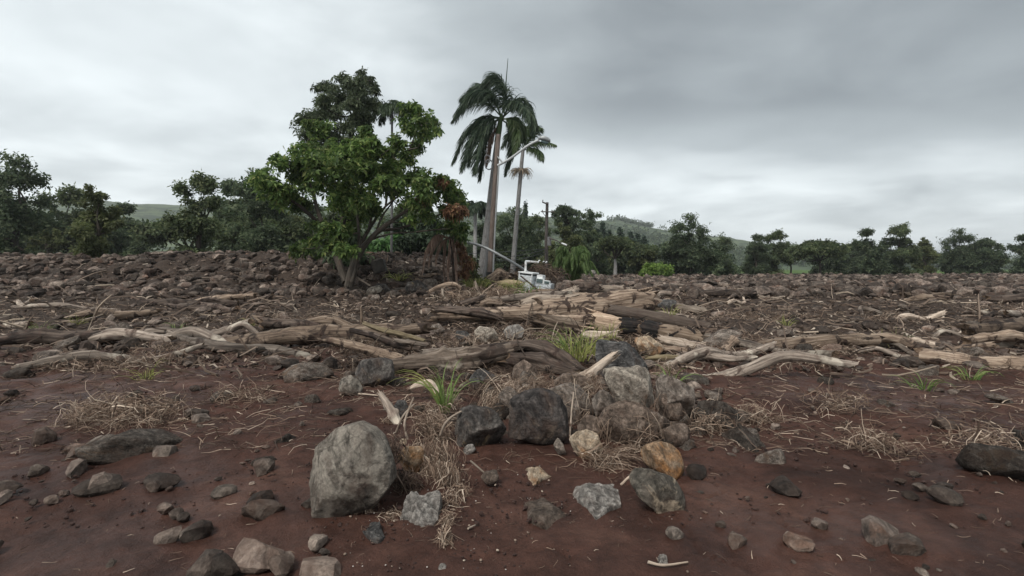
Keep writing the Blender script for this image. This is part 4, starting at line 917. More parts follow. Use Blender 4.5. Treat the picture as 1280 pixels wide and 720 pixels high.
# the tree belt goes on to both sides of the photo
sg = np.random.default_rng(77)
for k in range(52):
    left = k < 24; px = sg.uniform(-80, 415) if left else sg.uniform(868, 1370)
    if k < 6: px = 10 + 75 * k
    if k >= 40: px = 862 + 42 * (k - 40)
    src = trees[[0, 1, 5, 7, 10, 25, 27, 3][k % 8]]; d = sg.uniform(44, 72) if left else sg.uniform(66, 95)
    s = sg.uniform(.95, 1.35) if left else sg.uniform(.8, 1.1)
    x = (px - 640) / F * d
    copy_thing(src, x, d, s, sg.uniform(0, 6.28), 'tree of the green belt beyond the debris, outside the centre of view' if 0 else ('tree of the green belt along the left side' if left else 'tree of the green belt along the right side'),
               'tree belt on the left' if left else 'tree belt on the right', z=float(hs(x, d)) - .2)
for k, (px, d, s) in enumerate(((250, 34, .8), (120, 28, .75), (330, 40, 1.0), (20, 36, 1.0))):
    x = (px - 640) / F * d; copy_thing(trees[[1, 3, 27, 0][k]], x, d, s, k * 1.7, ['green tree standing behind the bank, left of the tall grey-green tree', 'olive tree on the bank skyline, second from the far left', 'tree with low crown nearest the tall grey-green tree', 'dark tree behind the bank at the far left edge'][k], 'nearer trees on the left', z=float(hs(x, d)) - .3)

# ------------------------------------------------------------------ hero boulders
HR = [
 ('boulder', 'huge grey-olive boulder with pale veins at the lower left edge', [(392, 560), (418, 538), (447, 531), (466, 539), (481, 556), (492, 578), (493, 600), (478, 620), (455, 640), (430, 648), (402, 640), (388, 602)], 'rock_olive', dict(thick=1, seed=3, power=3, rough=.03)),
 ('boulder', 'dark mossy boulder with a tan streak, left of the black round one', [(560, 535), (566, 516), (588, 508), (614, 511), (630, 519), (634, 540), (622, 556), (598, 562), (574, 559)], 'rock_dark', dict(seed=5, rough=.07)),
 ('boulder', 'big round black boulder in the centre of the foreground', [(631, 522), (635, 502), (653, 489), (680, 487), (701, 495), (712, 514), (712, 538), (697, 556), (670, 562), (645, 555), (633, 542)], 'rock_black', dict(seed=7, rough=.06)),
 ('boulder', 'blocky grey-tan boulder wedged right of the black round one', [(686, 487), (712, 478), (738, 486), (747, 500), (745, 520), (725, 532), (700, 530)], 'rock_grey', dict(seed=9, rough=.04)),
 ('boulder', 'pale grey pitted boulder perched on top of a brown one at right', [(751, 472), (756, 462), (768, 458), (782, 461), (792, 460), (800, 457), (811, 460), (819, 474), (824, 494), (816, 508), (796, 514), (772, 509), (756, 494)], 'rock_pale', dict(d=4.72, seed=11, rough=.05, sink=0, thick=.95, cuts=4)),
 ('boulder', 'wide brown boulder carrying the pale pitted one', [(744, 527), (758, 508), (780, 500), (808, 505), (830, 513), (841, 530), (842, 552), (825, 562), (795, 562), (765, 554), (748, 541)], 'rock_brown', dict(seed=13, thick=1)),
 ('boulder', 'dark blue-grey slab boulder with pale streaks, leaning behind the perched one', [(744, 440), (751, 427), (768, 429), (785, 428), (803, 440), (817, 460), (828, 484), (822, 500), (780, 505), (752, 470)], 'rock_blue', dict(d=6.3, seed=15, thick=.8, lean=.4, rough=.06)),
 ('rock', 'broken tan rock with orange face below the black boulder', [(710, 549), (721, 540), (735, 537), (747, 543), (755, 562), (746, 573), (730, 578), (718, 567)], 'rock_tan', dict(seed=17, rough=.06, n=4)),
 ('rock', 'orange-topped rock with dark underside at the right edge', [(797, 566), (806, 556), (822, 552), (845, 556), (862, 570), (858, 592), (838, 600), (815, 592), (803, 578)], 'rock_orange', dict(seed=19, n=4)),
 ('rock', 'dark green rock with pale crusted edges at lower right', [(779, 607), (790, 592), (806, 584), (825, 594), (850, 602), (862, 625), (850, 642), (834, 645), (818, 635), (796, 620)], 'rock_moss', dict(seed=21, n=4, rough=.05)),
 ('rock', 'speckled light grey rock lying in the mud', [(715, 620), (725, 608), (738, 605), (758, 612), (766, 606), (772, 610), (777, 635), (765, 640), (745, 653), (735, 642), (722, 632)], 'rock_speck', dict(seed=23, n=5, rough=.03, thick=.8)),
 ('rock', 'flat muddy brown slab sunk in the mud', [(645, 638), (660, 628), (678, 625), (700, 634), (715, 643), (729, 656), (712, 664), (695, 672), (680, 658), (660, 650)], 'rock_mud', dict(seed=25, n=4, thick=1.1, rough=.05)),
 ('rock', 'small star-shaped pale tan stone in the mud', [(656, 585), (664, 582), (680, 584), (690, 595), (678, 600), (668, 608), (657, 605), (660, 594)], 'rock_tan', dict(seed=27, n=4)),
 ('rock', 'rounded grey stone half buried in the mud at lower left', [(498, 655), (504, 640), (520, 629), (540, 626), (553, 632), (548, 650), (533, 668), (515, 662)], 'rock_speck', dict(seed=29, n=4, rough=.04)),
 ('rock', 'small dark stone in the mud under the huge left boulder', [(452, 663), (462, 652), (474, 655), (481, 672), (473, 680), (458, 672)], 'rock_blue', dict(seed=31, n=3)),
 ('rock', 'yellow-topped rock with black underside beside the huge left boulder', [(497, 568), (505, 559), (520, 556), (530, 560), (531, 580), (522, 594), (506, 592), (498, 582)], 'rock_orange', dict(seed=33, n=4)),
 ('stone', 'small yellowish stone above the yellow-topped rock', [(498, 553), (502, 548), (508, 549), (509, 556), (502, 558)], 'rock_tan', dict(seed=35, n=3, d=4.5)),
 ('stone', 'small pale stone at the foot of the mossy boulder', [(577, 562), (582, 556), (591, 555), (595, 562), (590, 569), (580, 569)], 'rock_speck', dict(seed=37, n=3)),
 ('boulder', 'flat-topped dark boulder under the left end of the near log', [(438, 462), (450, 450), (475, 447), (489, 450), (493, 466), (490, 486), (462, 490), (440, 484)], 'rock_dark', dict(seed=39, n=4, rough=.03, d=6.8)),
 ('rock', 'grey-green rock cut by the left edge of the photo', [(420, 490), (424, 474), (438, 469), (450, 478), (456, 492), (445, 497)], 'rock_olive', dict(seed=41, n=4)),
 ('rock', 'narrow grey rock standing beside the black boulder', [(690, 552), (697, 547), (704, 555), (709, 568), (702, 574), (694, 563)], 'rock_grey', dict(seed=43, n=3)),
 ('boulder', 'grey-brown boulder at the right edge beside the pale perched one', [(820, 478), (834, 467), (852, 469), (868, 486), (864, 516), (842, 522), (824, 508)], 'rock_grey', dict(seed=91, d=5.2)),
 ('boulder', 'low brown boulder between the grey-tan block and the brown carrier', [(718, 532), (733, 519), (752, 523), (761, 540), (750, 553), (728, 550)], 'rock_brown', dict(seed=92, n=4)),
 ('boulder', 'brown boulder below the frayed root stub', [(690, 478), (704, 467), (724, 466), (740, 474), (742, 488), (716, 494), (696, 490)], 'rock_brown', dict(seed=93, n=4, d=5.9)),
 ('boulder', 'grey boulder under the pale perched one, at its left foot', [(738, 500), (750, 488), (764, 490), (772, 506), (764, 520), (744, 518)], 'rock_grey', dict(seed=94, n=4, d=5.1)),
 ('rock', 'brown rock behind the brown carrier boulder at the right edge', [(818, 492), (832, 482), (850, 484), (862, 500), (860, 530), (840, 535), (822, 520)], 'rock_brown', dict(seed=45, n=4)),
 ('rock', 'brown rock at the right edge above the orange one', [(822, 540), (838, 528), (858, 530), (870, 548), (860, 562), (832, 560)], 'rock_brown', dict(seed=46, n=4)),
 ('boulder', 'pale square-edged boulder in the middle debris', [(590, 416), (600, 407), (616, 407), (623, 418), (626, 430), (610, 433), (596, 431)], 'rock_pale', dict(seed=47, n=4, rough=.03)),
 ('rock', 'bluish pale rock right of the square-edged boulder', [(627, 418), (634, 408), (648, 405), (656, 412), (652, 424), (638, 427)], 'rock_speck', dict(seed=49, n=4)),
 ('rock', 'dark rock left of the square-edged boulder', [(563, 421), (570, 413), (584, 414), (591, 424), (580, 428), (566, 427)], 'rock_blue', dict(seed=51, n=4)),
 ('rock', 'rounded brown-grey rock in the dark soil', [(535, 414), (540, 406), (549, 404), (557, 412), (554, 418), (538, 418)], 'rock_grey', dict(seed=53, n=3)),
 ('rock', 'smaller dark rock left of the rounded brown-grey one', [(520, 417), (526, 411), (535, 413), (537, 420), (524, 421)], 'rock_dark', dict(seed=54, n=3)),
 ('rock', 'small dark rock right of the bluish pale one', [(664, 412), (672, 405), (680, 409), (679, 418), (667, 420)], 'rock_blue', dict(seed=55, n=3)),
 ('boulder', 'brown rounded boulder under the curved dark log', [(638, 470), (643, 456), (656, 449), (669, 456), (675, 472), (665, 484), (645, 484)], 'rock_brown', dict(seed=57, n=4, d=6.9)),
 ('rock', 'dark rock behind the green grass tuft', [(583, 476), (592, 463), (610, 459), (620, 470), (618, 484), (596, 488)], 'rock_blue', dict(seed=59, n=4)),
 ('rock', 'pale grey rock peeking behind the straw above the black boulder', [(622, 497), (628, 484), (644, 482), (652, 492), (648, 510), (628, 512)], 'rock_grey', dict(seed=61, n=4, d=5.6)),
 ('rock', 'small grey rock right of the weathered stump', [(490, 510), (497, 500), (508, 501), (512, 512), (502, 522)], 'rock_blue', dict(seed=63, n=3)),
 ('rock', 'tan stone sinking in mud at the bottom right', [(822, 706), (825, 695), (833, 700), (835, 708), (829, 712)], 'rock_speck', dict(seed=65, n=3)),
 ('rock', 'grey stone at the right edge in the mud', [(831, 668), (836, 660), (850, 658), (860, 672), (845, 680)], 'rock_grey', dict(seed=67, n=3)),
 ('stone', 'small pale stone at the bottom of the frame near the straw', [(546, 711), (551, 704), (558, 706), (558, 714), (549, 716)], 'rock_speck', dict(seed=69, n=3)),
 ('rock', 'smooth pale oval rock at the foot of the left rubble bank', [(455, 367), (462, 359), (474, 356), (480, 362), (476, 368), (460, 369)], 'rock_pale', dict(seed=71, n=4, d=20, rough=.02)),
 ('rock', 'curved grey rock arching behind the pale oval one', [(464, 360), (472, 354), (482, 355), (489, 364), (489, 370), (481, 368)], 'rock_dark', dict(seed=73, n=4, d=20.6)),
 ('rock', 'light rounded rock below the pale oval one', [(461, 376), (466, 369), (473, 368), (478, 374), (474, 378)], 'rock_grey', dict(seed=75, n=3)),
 ('rock', 'small light rock left of the rounded one at the bank foot', [(450, 376), (455, 371), (461, 371), (461, 376)], 'rock_grey', dict(seed=76, n=3)),
 ('boulder', 'layered dark rock at the foot of the bank left of the dead plant', [(505, 362), (510, 352), (524, 350), (536, 357), (541, 366), (525, 370), (512, 368)], 'rock_dark', dict(seed=77, n=4, d=20.5)),
 ('boulder', 'brown wedge-shaped rock below the banded log at right', [(792, 424), (800, 417), (812, 420), (826, 430), (836, 440), (818, 444), (800, 440)], 'rock_tan', dict(seed=79, n=4, d=8.8)),
 ('rock', 'greyish rock at the right edge behind the logs', [(820, 382), (828, 374), (845, 375), (852, 384), (840, 390), (826, 389)], 'rock_blue', dict(seed=81, n=3)),
 ('rock', 'reddish rock right of the big log end', [(803, 380), (808, 373), (818, 374), (822, 380), (814, 383)], 'rock_tan', dict(seed=83, n=3)),
 ('rock', 'pale rock among dark rubble behind the weeping clump', [(733, 342), (737, 337), (745, 338), (747, 344), (739, 346)], 'rock_speck', dict(seed=85, n=3, d=34)),
 ('rock', 'mud coloured stone in the shade behind the hanging straw', [(598, 598), (606, 590), (622, 588), (628, 598), (616, 606), (602, 604)], 'rock_mud', dict(seed=87, n=3)),
]
FLAT = {'flat muddy': .05, 'small star': .045, 'speckled light': .1, 'rounded grey stone half': .13, 'small dark stone in': .05, 'tan stone sinking': .03}
for nm, lb, poly, mt, kw in HR:
    fl = [h_ for k_, h_ in FLAT.items() if lb.startswith(k_)]
    if fl: flat_rock(nm, lb, 'rock', poly, mt, fl[0], kw['seed']); continue
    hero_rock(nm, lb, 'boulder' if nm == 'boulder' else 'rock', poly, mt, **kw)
def slab_block():
    v, f = bevel_box(0, 0, 0, .55, .4, .55, np.array([[.96, 0, -.28], [0, 1, 0], [.28, 0, .96]]), .03); v = v + .012 * np.stack([fbm(v * 5, 3)] * 3, -1)
    tag(link('concrete_block', mesh('concrete_block', v, f, M['concrete_dark'], smooth=False), None, P(474, 333, 23.2)), 'dark square concrete block tilted on the left rubble bank', 'block')
slab_block()

# ------------------------------------------------------------------ hero logs
HL = [
 ('log', 'biggest brown log with a thick broken right end, mid debris', [(556, 394, 6), (585, 393, 8), (620, 393, 9), (660, 391, 10.5), (700, 388, 12), (745, 385, 13), (785, 380, 14), (803, 378, 12.5)], 'wood_brown', dict(seed=2, groove=.12, rough=.14, d=(12.6, 13.4), sides=30, knots=5, ragged=.7)),
 ('log', 'cracked dark split plank log at the left end of the biggest log', [(546, 387, 3), (570, 388, 5), (600, 391, 6.5), (622, 396, 5)], 'wood_dark', dict(seed=3, groove=.22, flat=.7, d=(12.2, 12.2))),
 ('log', 'pale knotted log lying on the biggest log', [(656, 381, 6), (670, 377, 6.5), (690, 376, 6), (712, 374, 5)], 'wood_pale', dict(seed=4, d=(14.6, 14.8), ragged=.8)),
 ('log', 'pale smooth log in the far debris, ending at a black stump', [(745, 361, 4), (760, 361.5, 4), (789, 363, 3.6)], 'wood_pale', dict(seed=5, d=(20, 20))),
 ('log', 'black charred stump piece left of the far pale log', [(719, 360, 6), (732, 361, 6.5), (747, 362, 5)], 'wood_dark', dict(seed=6, d=(19.6, 19.6), rough=.25)),
 ('log', 'short pale log left of the black stump piece', [(699, 371, 5), (710, 367, 5), (718, 363, 4.4)], 'wood_pale', dict(seed=7, d=(17.5, 18.6))),
 ('log', 'short brown log below the black stump piece', [(716, 370, 3.6), (742, 371, 3.6)], 'wood_brown', dict(seed=8, d=(17, 17))),
 ('log', 'smooth dark round log running out at the right edge', [(765, 388, 6), (800, 394, 7), (845, 403, 7.5), (885, 410, 7.5)], 'wood_smooth', dict(seed=9, rough=.04, groove=.03, d=(12.8, 12.2), knots=0)),
 ('log', 'thin pale log above the smooth dark log', [(808, 389, 3), (842, 395, 3.2), (870, 398, 3)], 'wood_pale', dict(seed=10, d=(13.6, 13.6))),
 ('log', 'pale log with black charred band at right', [(747, 402, 9), (762, 405, 9.5), (776, 407, 9), (790, 409, 8)], 'wood_band', dict(seed=11, d=(10.8, 10.6), rough=.1, sides=24)),
 ('log', 'pale barkless log with black hollow at the right edge', [(797, 409, 8), (815, 413, 9), (842, 418, 9.5), (872, 424, 9)], 'wood_band', dict(seed=12, d=(10.6, 10.4), rough=.1, sides=24)),
 ('log', 'fibrous split log behind the grass clump', [(680, 404, 8), (695, 408, 8), (720, 411, 7), (746, 412, 5)], 'wood_brown', dict(seed=13, groove=.28, d=(11, 11.2), ragged=1)),
 ('log', 'near log with pale peeled patches running across the middle', [(486, 456, 8), (520, 454, 10), (550, 453, 10.5), (580, 451, 11), (610, 446, 10.5), (636, 440, 9)], 'wood_patch', dict(seed=14, d=(7.6, 8.0), groove=.16, rough=.24, sides=34, dens=.016, knots=6)),
 ('log', 'curved dark log sweeping right and down from the near log', [(596, 437, 4.5), (630, 433, 6), (660, 433, 7.5), (682, 438, 9), (702, 449, 10), (718, 458, 8), (733, 464, 2.5)], 'wood_dark', dict(seed=15, d=(8.3, 7.7), groove=.25, rough=.22, sides=30, dens=.018, ragged=1)),
 ('log', 'dark hollow slab of wood under the curved log', [(640, 449, 8), (665, 453, 10), (690, 460, 11), (712, 465, 6)], 'wood_dark', dict(seed=44, d=(7.9, 7.6), groove=.3, rough=.25, sides=28, dens=.018, ragged=1)),
 ('log', 'grey pole-like log laid above the near log', [(530, 441, 4.5), (575, 439, 4.5), (610, 435, 4.5)], 'wood_grey', dict(seed=16, d=(8.5, 8.6), dens=.02)),
 ('log', 'slanting brown log descending from the left edge to the near log', [(405, 424, 4), (438, 431, 5), (470, 440, 6), (500, 450, 7.5)], 'wood_brown', dict(seed=17, d=(7.9, 7.7), dens=.02)),
 ('branch', 'pale yellowish stripped branch over the straw at left', [(456, 405, 2.5), (480, 413, 3.6), (505, 419, 3.6), (530, 426, 2.5)], 'wood_yellow', dict(seed=18, d=(9.4, 9.2), dens=.02)),
 ('branch', 'short grey branch below the pale yellowish one', [(494, 425, 2.6), (512, 428, 3.4), (534, 431, 2.6)], 'wood_grey', dict(seed=19, d=(8.8, 8.8), dens=.02)),
 ('root_stub', 'frayed pale root stub leaning up right in the foreground', [(718, 480, 6), (732, 471, 7.5), (748, 459, 6), (763, 448, 4.5)], 'wood_pale', dict(seed=20, d=(6.1, 6.3), groove=.3, ragged=1.2, dens=.012)),
 ('stump', 'small weathered grey stump near the left rocks', [(479, 498, 3.5), (486, 508, 5.5), (493, 520, 6.5), (498, 531, 4)], 'wood_grey', dict(seed=21, d=(5.6, 5.35), groove=.3, ragged=1.2, dens=.01)),
 ('branch', 'brown branch with a pale snapped end by the green tuft', [(512, 486, 3), (526, 480, 4.5), (538, 480, 5), (546, 490, 4)], 'wood_pale', dict(seed=22, d=(6.3, 6.2), dens=.012)),
 ('branch', 'pale yellow log end at the right edge', [(810, 448, 3), (830, 447, 4.4), (862, 449, 4.6)], 'wood_yellow', dict(seed=23, d=(8.4, 8.4))),
 ('log', 'flat brown log under the pale yellow log end', [(800, 434, 4), (825, 436, 6), (860, 440, 6)], 'wood_brown', dict(seed=24, d=(9.2, 9.2), flat=.7)),
 ('log', 'ring-ended brown log lying right of the lamp pole', [(616, 350, 6), (625, 346, 7), (634, 348, 6)], 'wood_brown', dict(seed=25, d=(23, 23))),
 ('log', 'pale log half hidden by yellow grass left of the wreck', [(625, 357, 4.5), (636, 355, 5), (648, 356, 4.5)], 'wood_yellow', dict(seed=26, d=(22, 22))),
 ('log', 'reddish log in front of the white wreck', [(664, 367, 4), (680, 366, 4.6), (696, 366, 3.5)], 'wood_brown', dict(seed=27, d=(19.6, 19.6))),
 ('branch', 'bent root arching at the foot of the dead plant', [(536, 365, 2), (550, 358, 3), (566, 355, 3.2), (577, 361, 2.6), (582, 367, 2)], 'wood_brown', dict(seed=28, d=(18.5, 18.5))),
 ('branch', 'pale snapped stake upright beside the bent root', [(600, 368, 2), (596, 360, 2), (594, 352, 1)], 'wood_pale', dict(seed=29, d=(19, 19))),
 ('branch', 'thin pale root curling below the bent root', [(553, 362, 1.6), (554, 370, 1.8), (561, 378, 2.2), (568, 381, 1.4)], 'wood_pale', dict(seed=30, d=(17.5, 17))),
 ('log', 'short square-ended log stub before the biggest log', [(603, 381, 4), (612, 379, 5), (624, 380, 4)], 'wood_brown', dict(seed=31, d=(15, 15))),
 ('branch', 'pale bent pole at the left edge of the rubble bank', [(425, 343, 1.2), (445, 347, 1.4), (463, 357, 1.2)], 'wood_pale', dict(seed=32, d=(20.5, 20))),
 ('branch', 'thin pale slat across the debris below the dead plant', [(538, 369, 1), (555, 373, 1.2), (570, 375, 1)], 'wood_pale', dict(seed=33, d=(18, 18))),
 ('log', 'brown log half buried left of the biggest log end', [(575, 380, 3), (590, 377, 4), (604, 372, 3)], 'wood_dark', dict(seed=34, d=(16, 16.5))),
 ('log', 'grey log lying across the right rubble field', [(806, 368, 2.4), (824, 366, 2.8), (842, 367, 2.4)], 'wood_grey', dict(seed=35, d=(19, 19))),
 ('log', 'brown log just beyond the thick broken log end', [(760, 371, 3), (785, 369, 3.4), (800, 370, 3)], 'wood_brown', dict(seed=36, d=(18, 18))),
 ('log', 'tan log running off the right edge behind the reddish rock', [(800, 374, 4), (822, 379, 5), (850, 385, 5.5), (880, 390, 5)], 'wood_pale', dict(seed=38, d=(15.5, 15))),
 ('log', 'brown log tucked under the thick broken log', [(672, 399, 4), (705, 400, 5), (742, 399, 5)], 'wood_brown', dict(seed=39, d=(12.2, 12.4))),
 ('log', 'long grey log slanting behind the pale knotted log', [(628, 374, 3), (655, 371, 4), (690, 369, 4), (712, 367, 3)], 'wood_grey', dict(seed=40, d=(16.5, 16.8))),
 ('log', 'short tan log in front of the black charred band', [(728, 418, 4), (750, 420, 5), (770, 418, 4)], 'wood_pale', dict(seed=41, d=(9.8, 9.8))),
 ('log', 'dark log jammed across the left soil under the yellowish branch', [(440, 413, 3), (468, 420, 4), (500, 432, 4.5), (525, 436, 3.5)], 'wood_dark', dict(seed=42, d=(9.2, 8.8))),
 ('log', 'tan log at the right edge beside the brown wedge-shaped rock', [(826, 424, 4), (850, 430, 6), (880, 436, 6)], 'wood_pale', dict(seed=43, d=(9.6, 9.6))),
 ('log', 'dark log in the far rubble right of the pale smooth log', [(792, 362, 2.4), (806, 361, 2.6), (820, 362, 2)], 'wood_dark', dict(seed=37, d=(21, 21))),
]
logs = {}
for nm, lb, pts, mt, kw in HL: logs[lb] = hero_log(nm, lb, 'log' if nm == 'log' else nm.replace('_', ' '), pts, mt, **kw)

def char_hollow_ring(lb, pts, dd, seed):
    lg = logs[lb]; o = hero_log('char_hollow_band', None, None, pts, 'charred', d=dd, rough=.14, groove=.1, ragged=.3, sides=20, seed=seed, knots=0)
    o.parent = lg; o.location = o.location - lg.location
M['charred'] = wood_mat('charred', (.007, .006, .006), (.016, .014, .013), (.05, .042, .038))  # black for burnt wood and for the painted dark of the hollow
char_hollow_ring('pale log with black charred band at right', [(778, 407.2, 12), (785, 408.2, 12.3), (793, 409, 11.4)], (10.62, 10.6), 71)
char_hollow_ring('pale barkless log with black hollow at the right edge', [(803, 410.5, 11.4), (810, 412, 12), (819, 414, 11.8)], (10.56, 10.52), 72)  # the hollow's darkness is painted as a black ring, no opening is cut
# thin pale sticks one can pick out
ST = [
 ('pale bare stick lying flat from the left edge', [(425, 495), (450, 496), (476, 497)], .012, 0), ('long thin pale stick lying across the straw in mid debris', [(533, 424), (560, 425), (590, 426)], .014, 0),
 ('thin pale upright stick beside the weathered stump', [(509, 549), (506, 527), (517, 497)], .012, .2), ('second thin stick crossing beside the weathered stump', [(495, 541), (504, 520), (518, 505)], .012, .2),
 ('curved pale reed arching to the mossy boulder', [(550, 545), (556, 530), (566, 520), (577, 514)], .013, .15), ('thin reed rising before the black boulder', [(712, 548), (714, 520), (717, 490)], .009, .2),
 ('pale reed leaning on the dark green rock', [(776, 606), (790, 594), (806, 586)], .01, .12), ('straight straw stalk sticking out of the hanging straw', [(588, 576), (604, 590), (619, 604)], .008, .2),
 ('short pale straw lying alone in the mud', [(585, 666), (590, 661), (594, 656)], .006, 0), ('thin pale twig at the bottom right corner of the mud', [(810, 714), (830, 712), (860, 710)], .008, 0),
 ('dark twig crossing the pale sticks in mid debris', [(531, 421), (545, 430), (560, 437)], .012, 0.1), ('reddish twig standing at the left edge of the dark soil', [(451, 420), (452, 400), (451, 384)], .03, .5),
 ('thin whip of root rising behind the grass clump', [(690, 432), (692, 415), (697, 402)], .012, .3), ('long pale root trailing over the grass clump', [(724, 436), (745, 424), (765, 415), (776, 404)], .014, .3),
 ('thin straw stalk bent over the brown carrier boulder', [(782, 545), (795, 520), (793, 505)], .008, .4), ('white twig lying in the mud under the near log', [(508, 467), (530, 465), (556, 464)], .013, 0),
 ('red stalk standing in the left rubble bank', [(482, 334), (484, 326), (485, 319)], .03, .3),
]
for k, (lb, pts, r, up) in enumerate(ST):
    d0 = G(pts[0][0], pts[0][1]); d0 = d0 - (.25 if up else 0)
    dd = [d0] * len(pts) if up else [G(x, y) for x, y in pts]
    p = np.array([P(x, y, q) for (x, y), q in zip(pts, dd)])
    if not up: p[:, 2] = gh(p[:, 0], p[:, 1]) + r * .8 + .01
    c = p.mean(0); v, fs, mi, gr = tube(p, [r, r * .9, r * .6], 20, 7, .12, k, .1)
    mt = 'wood_dark' if lb.startswith('dark') else ('wood_brown' if 'red' in lb[:7] else 'wood_pale')
    tag(link('stick', mesh('stick', v - c, fs, [M[mt]] * 2, midx=mi, attr=gr), None, c), lb, 'stick')

# ------------------------------------------------------------------ scattered rocks
rocks = [mesh('rock', *unit_rock(200 + k, 4 if k < 8 else 3, 8 + k % 5), M['rock_any']) for k in range(16)]
def strew(n, sampler, smin, smax, label, group, seed, keep=None, pool=16):
    g = np.random.default_rng(seed); k = 0; tries = 0
    while k < n and tries < n * 30:
        tries += 1; x, y = sampler(g)
        px = 640 + x / y * F; 
        if keep and not keep(x, y, px, HZ + (CAMZ - float(hs(x, y))) / y * F): continue
        s = smin + (smax - smin) * g.uniform() ** 2.2; o = bpy.data.objects.new('rock', rocks[int(g.integers(pool))]); C.objects.link(o)
        o.scale = (s * g.uniform(.8, 1.3), s * g.uniform(.8, 1.2), s * g.uniform(.55, .95)); o.rotation_euler = (g.uniform(-.4, .4), g.uniform(-.4, .4), g.uniform(0, 6.28))
        o.location = (x, y, float(gh(x, y)) + s * g.uniform(-.22, .25)); tag(o, label, 'rock', group); k += 1
def fan(lo, hi, y0, y1):
    return lambda g: (lambda y: ((g.uniform(lo, hi) - 640) / F * y, y))(y0 * (y1 / y0) ** g.uniform())
clear = lambda x, y, px, py: px < 420 or px > 860 or py < 440
strew(84, fan(690, 850, 22, 58), .22, .55, 'loose rock in the wide rubble field below the tree belt on the right', 'rocks of the right rubble field', 1)
strew(44, fan(438, 620, 20.5, 29), .16, .5, 'loose rock on the rubble bank under the left trees', 'rocks of the left rubble bank', 2)
strew(22, fan(560, 850, 9.5, 20), .08, .2, 'small rock lodged among the logs in mid debris', 'small rocks among the logs', 3)
strew(18, fan(438, 842, 4.2, 8.6), .025, .1, 'small stone lying between the foreground boulders', 'small foreground stones', 4, lambda x, y, px, py: py < 560)
strew(46, fan(560, 870, 5.0, 8.4), .08, .26, 'dark rock wedged in the boulder heap behind the foreground', 'rocks of the boulder heap', 7)
strew(12, fan(815, 940, 4.4, 6.4), .12, .3, 'brown boulder of the heap that rises at the right edge', 'boulders of the right edge heap', 8)
strew(10, fan(425, 560, 5.6, 8.2), .06, .17, 'rock among the dead roots under the near log', 'rocks under the near log', 9)
strew(16, fan(-20, 410, 3.4, 12), .1, .38, 'boulder strewn over the mud on the left side', 'boulders on the left side', 5)
strew(16, fan(890, 1300, 3.8, 12), .1, .4, 'boulder strewn over the mud on the right side', 'boulders on the right side', 6)
def rubble(name, n, sampler, smin, smax, seed, mat='rubble', lift=.25):
    g = np.random.default_rng(seed); base = [unit_rock(400 + k, 2, 3) for k in range(10)]; coarse = [unit_rock(400 + k, 1, 1) for k in range(10)]; tiny = name in ('mud_clods', 'gravel'); V, Fc, k = [], [], 0
    for i in range(n):
        x, y = sampler(g); v, f = (coarse if tiny or y > 26 else base)[i % 10]; px_ = 640 + x / y * F
        if name == 'rubble' and 585 < px_ < 705 and y < 26: continue
        s = smin + (smax - smin) * g.uniform() ** 2.8; a = g.uniform(0, 6.28); c, q = math.cos(a), math.sin(a)
        w = v * np.array([s * g.uniform(.8, 1.4), s, s * g.uniform(.5, .9)]); b = g.uniform(-.6, .6); w = w @ np.array([[1, 0, 0], [0, math.cos(b), -math.sin(b)], [0, math.sin(b), math.cos(b)]]); w = w @ np.array([[c, q, 0], [-q, c, 0], [0, 0, 1]])
        V.append(w + np.array([x, y, float(hs(x, y)) + s * lift])); Fc.append(f + k); k += len(v)
    tag(link(name, mesh(name, np.vstack(V), np.vstack(Fc), M[mat], smooth=name == 'gravel')), 'countless broken stones heaped over the debris ground', 'rubble', kind='stuff')
rubble('rubble', 5600, fan(640, 1340, 19, 80), .07, .4, 1, lift=.5)
rubble('rubble', 4200, fan(-60, 610, 20, 34), .05, .34, 2, lift=.4)
rubble('rubble', 1500, fan(-60, 1340, 8, 20), .03, .2, 3)
rubble('rubble', 500, fan(560, 900, 4.9, 9), .02, .1, 6)
rubble('rubble', 90, fan(-40, 415, 2.7, 7), .02, .13, 21)
rubble('rubble', 90, fan(870, 1320, 2.7, 7), .02, .13, 22)
rubble('gravel', 700, fan(400, 880, 2.6, 8), .003, .013, 4, 'chips', .4)
rubble('mud_clods', 3200, fan(380, 900, 2.5, 7), .002, .013, 7, 'clod', .0)
rubble('mud_clods', 4200, fan(-60, 1340, 3.2, 10), .004, .022, 8, 'clod', .0)
rubble('gravel', 130, fan(438, 842, 2.6, 5), .003, .007, 5, 'pebble_white', .5)

# driftwood on both sides and some more between the big logs
dl = []
for k in range(6):
    g = np.random.default_rng(60 + k); Lk = [2.4, 1.6, 3.2, 1.2, 2.0, 2.8][k]; r = [.1, .07, .16, .06, .12, .09][k]
    v, fs, mi, gr = tube([(-Lk / 2, 0, 0), (-Lk / 6, g.normal(0, .08), g.normal(0, .04)), (Lk / 6, g.normal(0, .1), g.normal(0, .05)), (Lk / 2, g.normal(0, .1), 0)], [r * .8, r, r * .95, r * .6], 50, 14, .18, 60 + k, .15, .8, knots=3)
    dl.append((mesh('driftwood', v, fs, [M[['wood_brown', 'wood_pale', 'wood_brown', 'wood_grey', 'wood_dark', 'wood_grey'][k]], M['cut_end']], midx=mi, attr=gr), r))
def drift(n, sampler, label, group, seed, s0=.7, s1=1.2):
    g = np.random.default_rng(seed)
    for i in range(n):
        x, y = sampler(g); me, r = dl[int(g.integers(6))]; o = bpy.data.objects.new('driftwood', me); C.objects.link(o); s = g.uniform(s0, s1); o.scale = (s, s, s)
        o.rotation_euler = (g.uniform(0, 6.28), g.normal(0, .08), g.choice([0, math.pi]) + g.normal(0, .5)); o.location = (x, y, float(hs(x, y)) + r * s * g.uniform(.5, 1.3)); tag(o, label, 'driftwood', group)
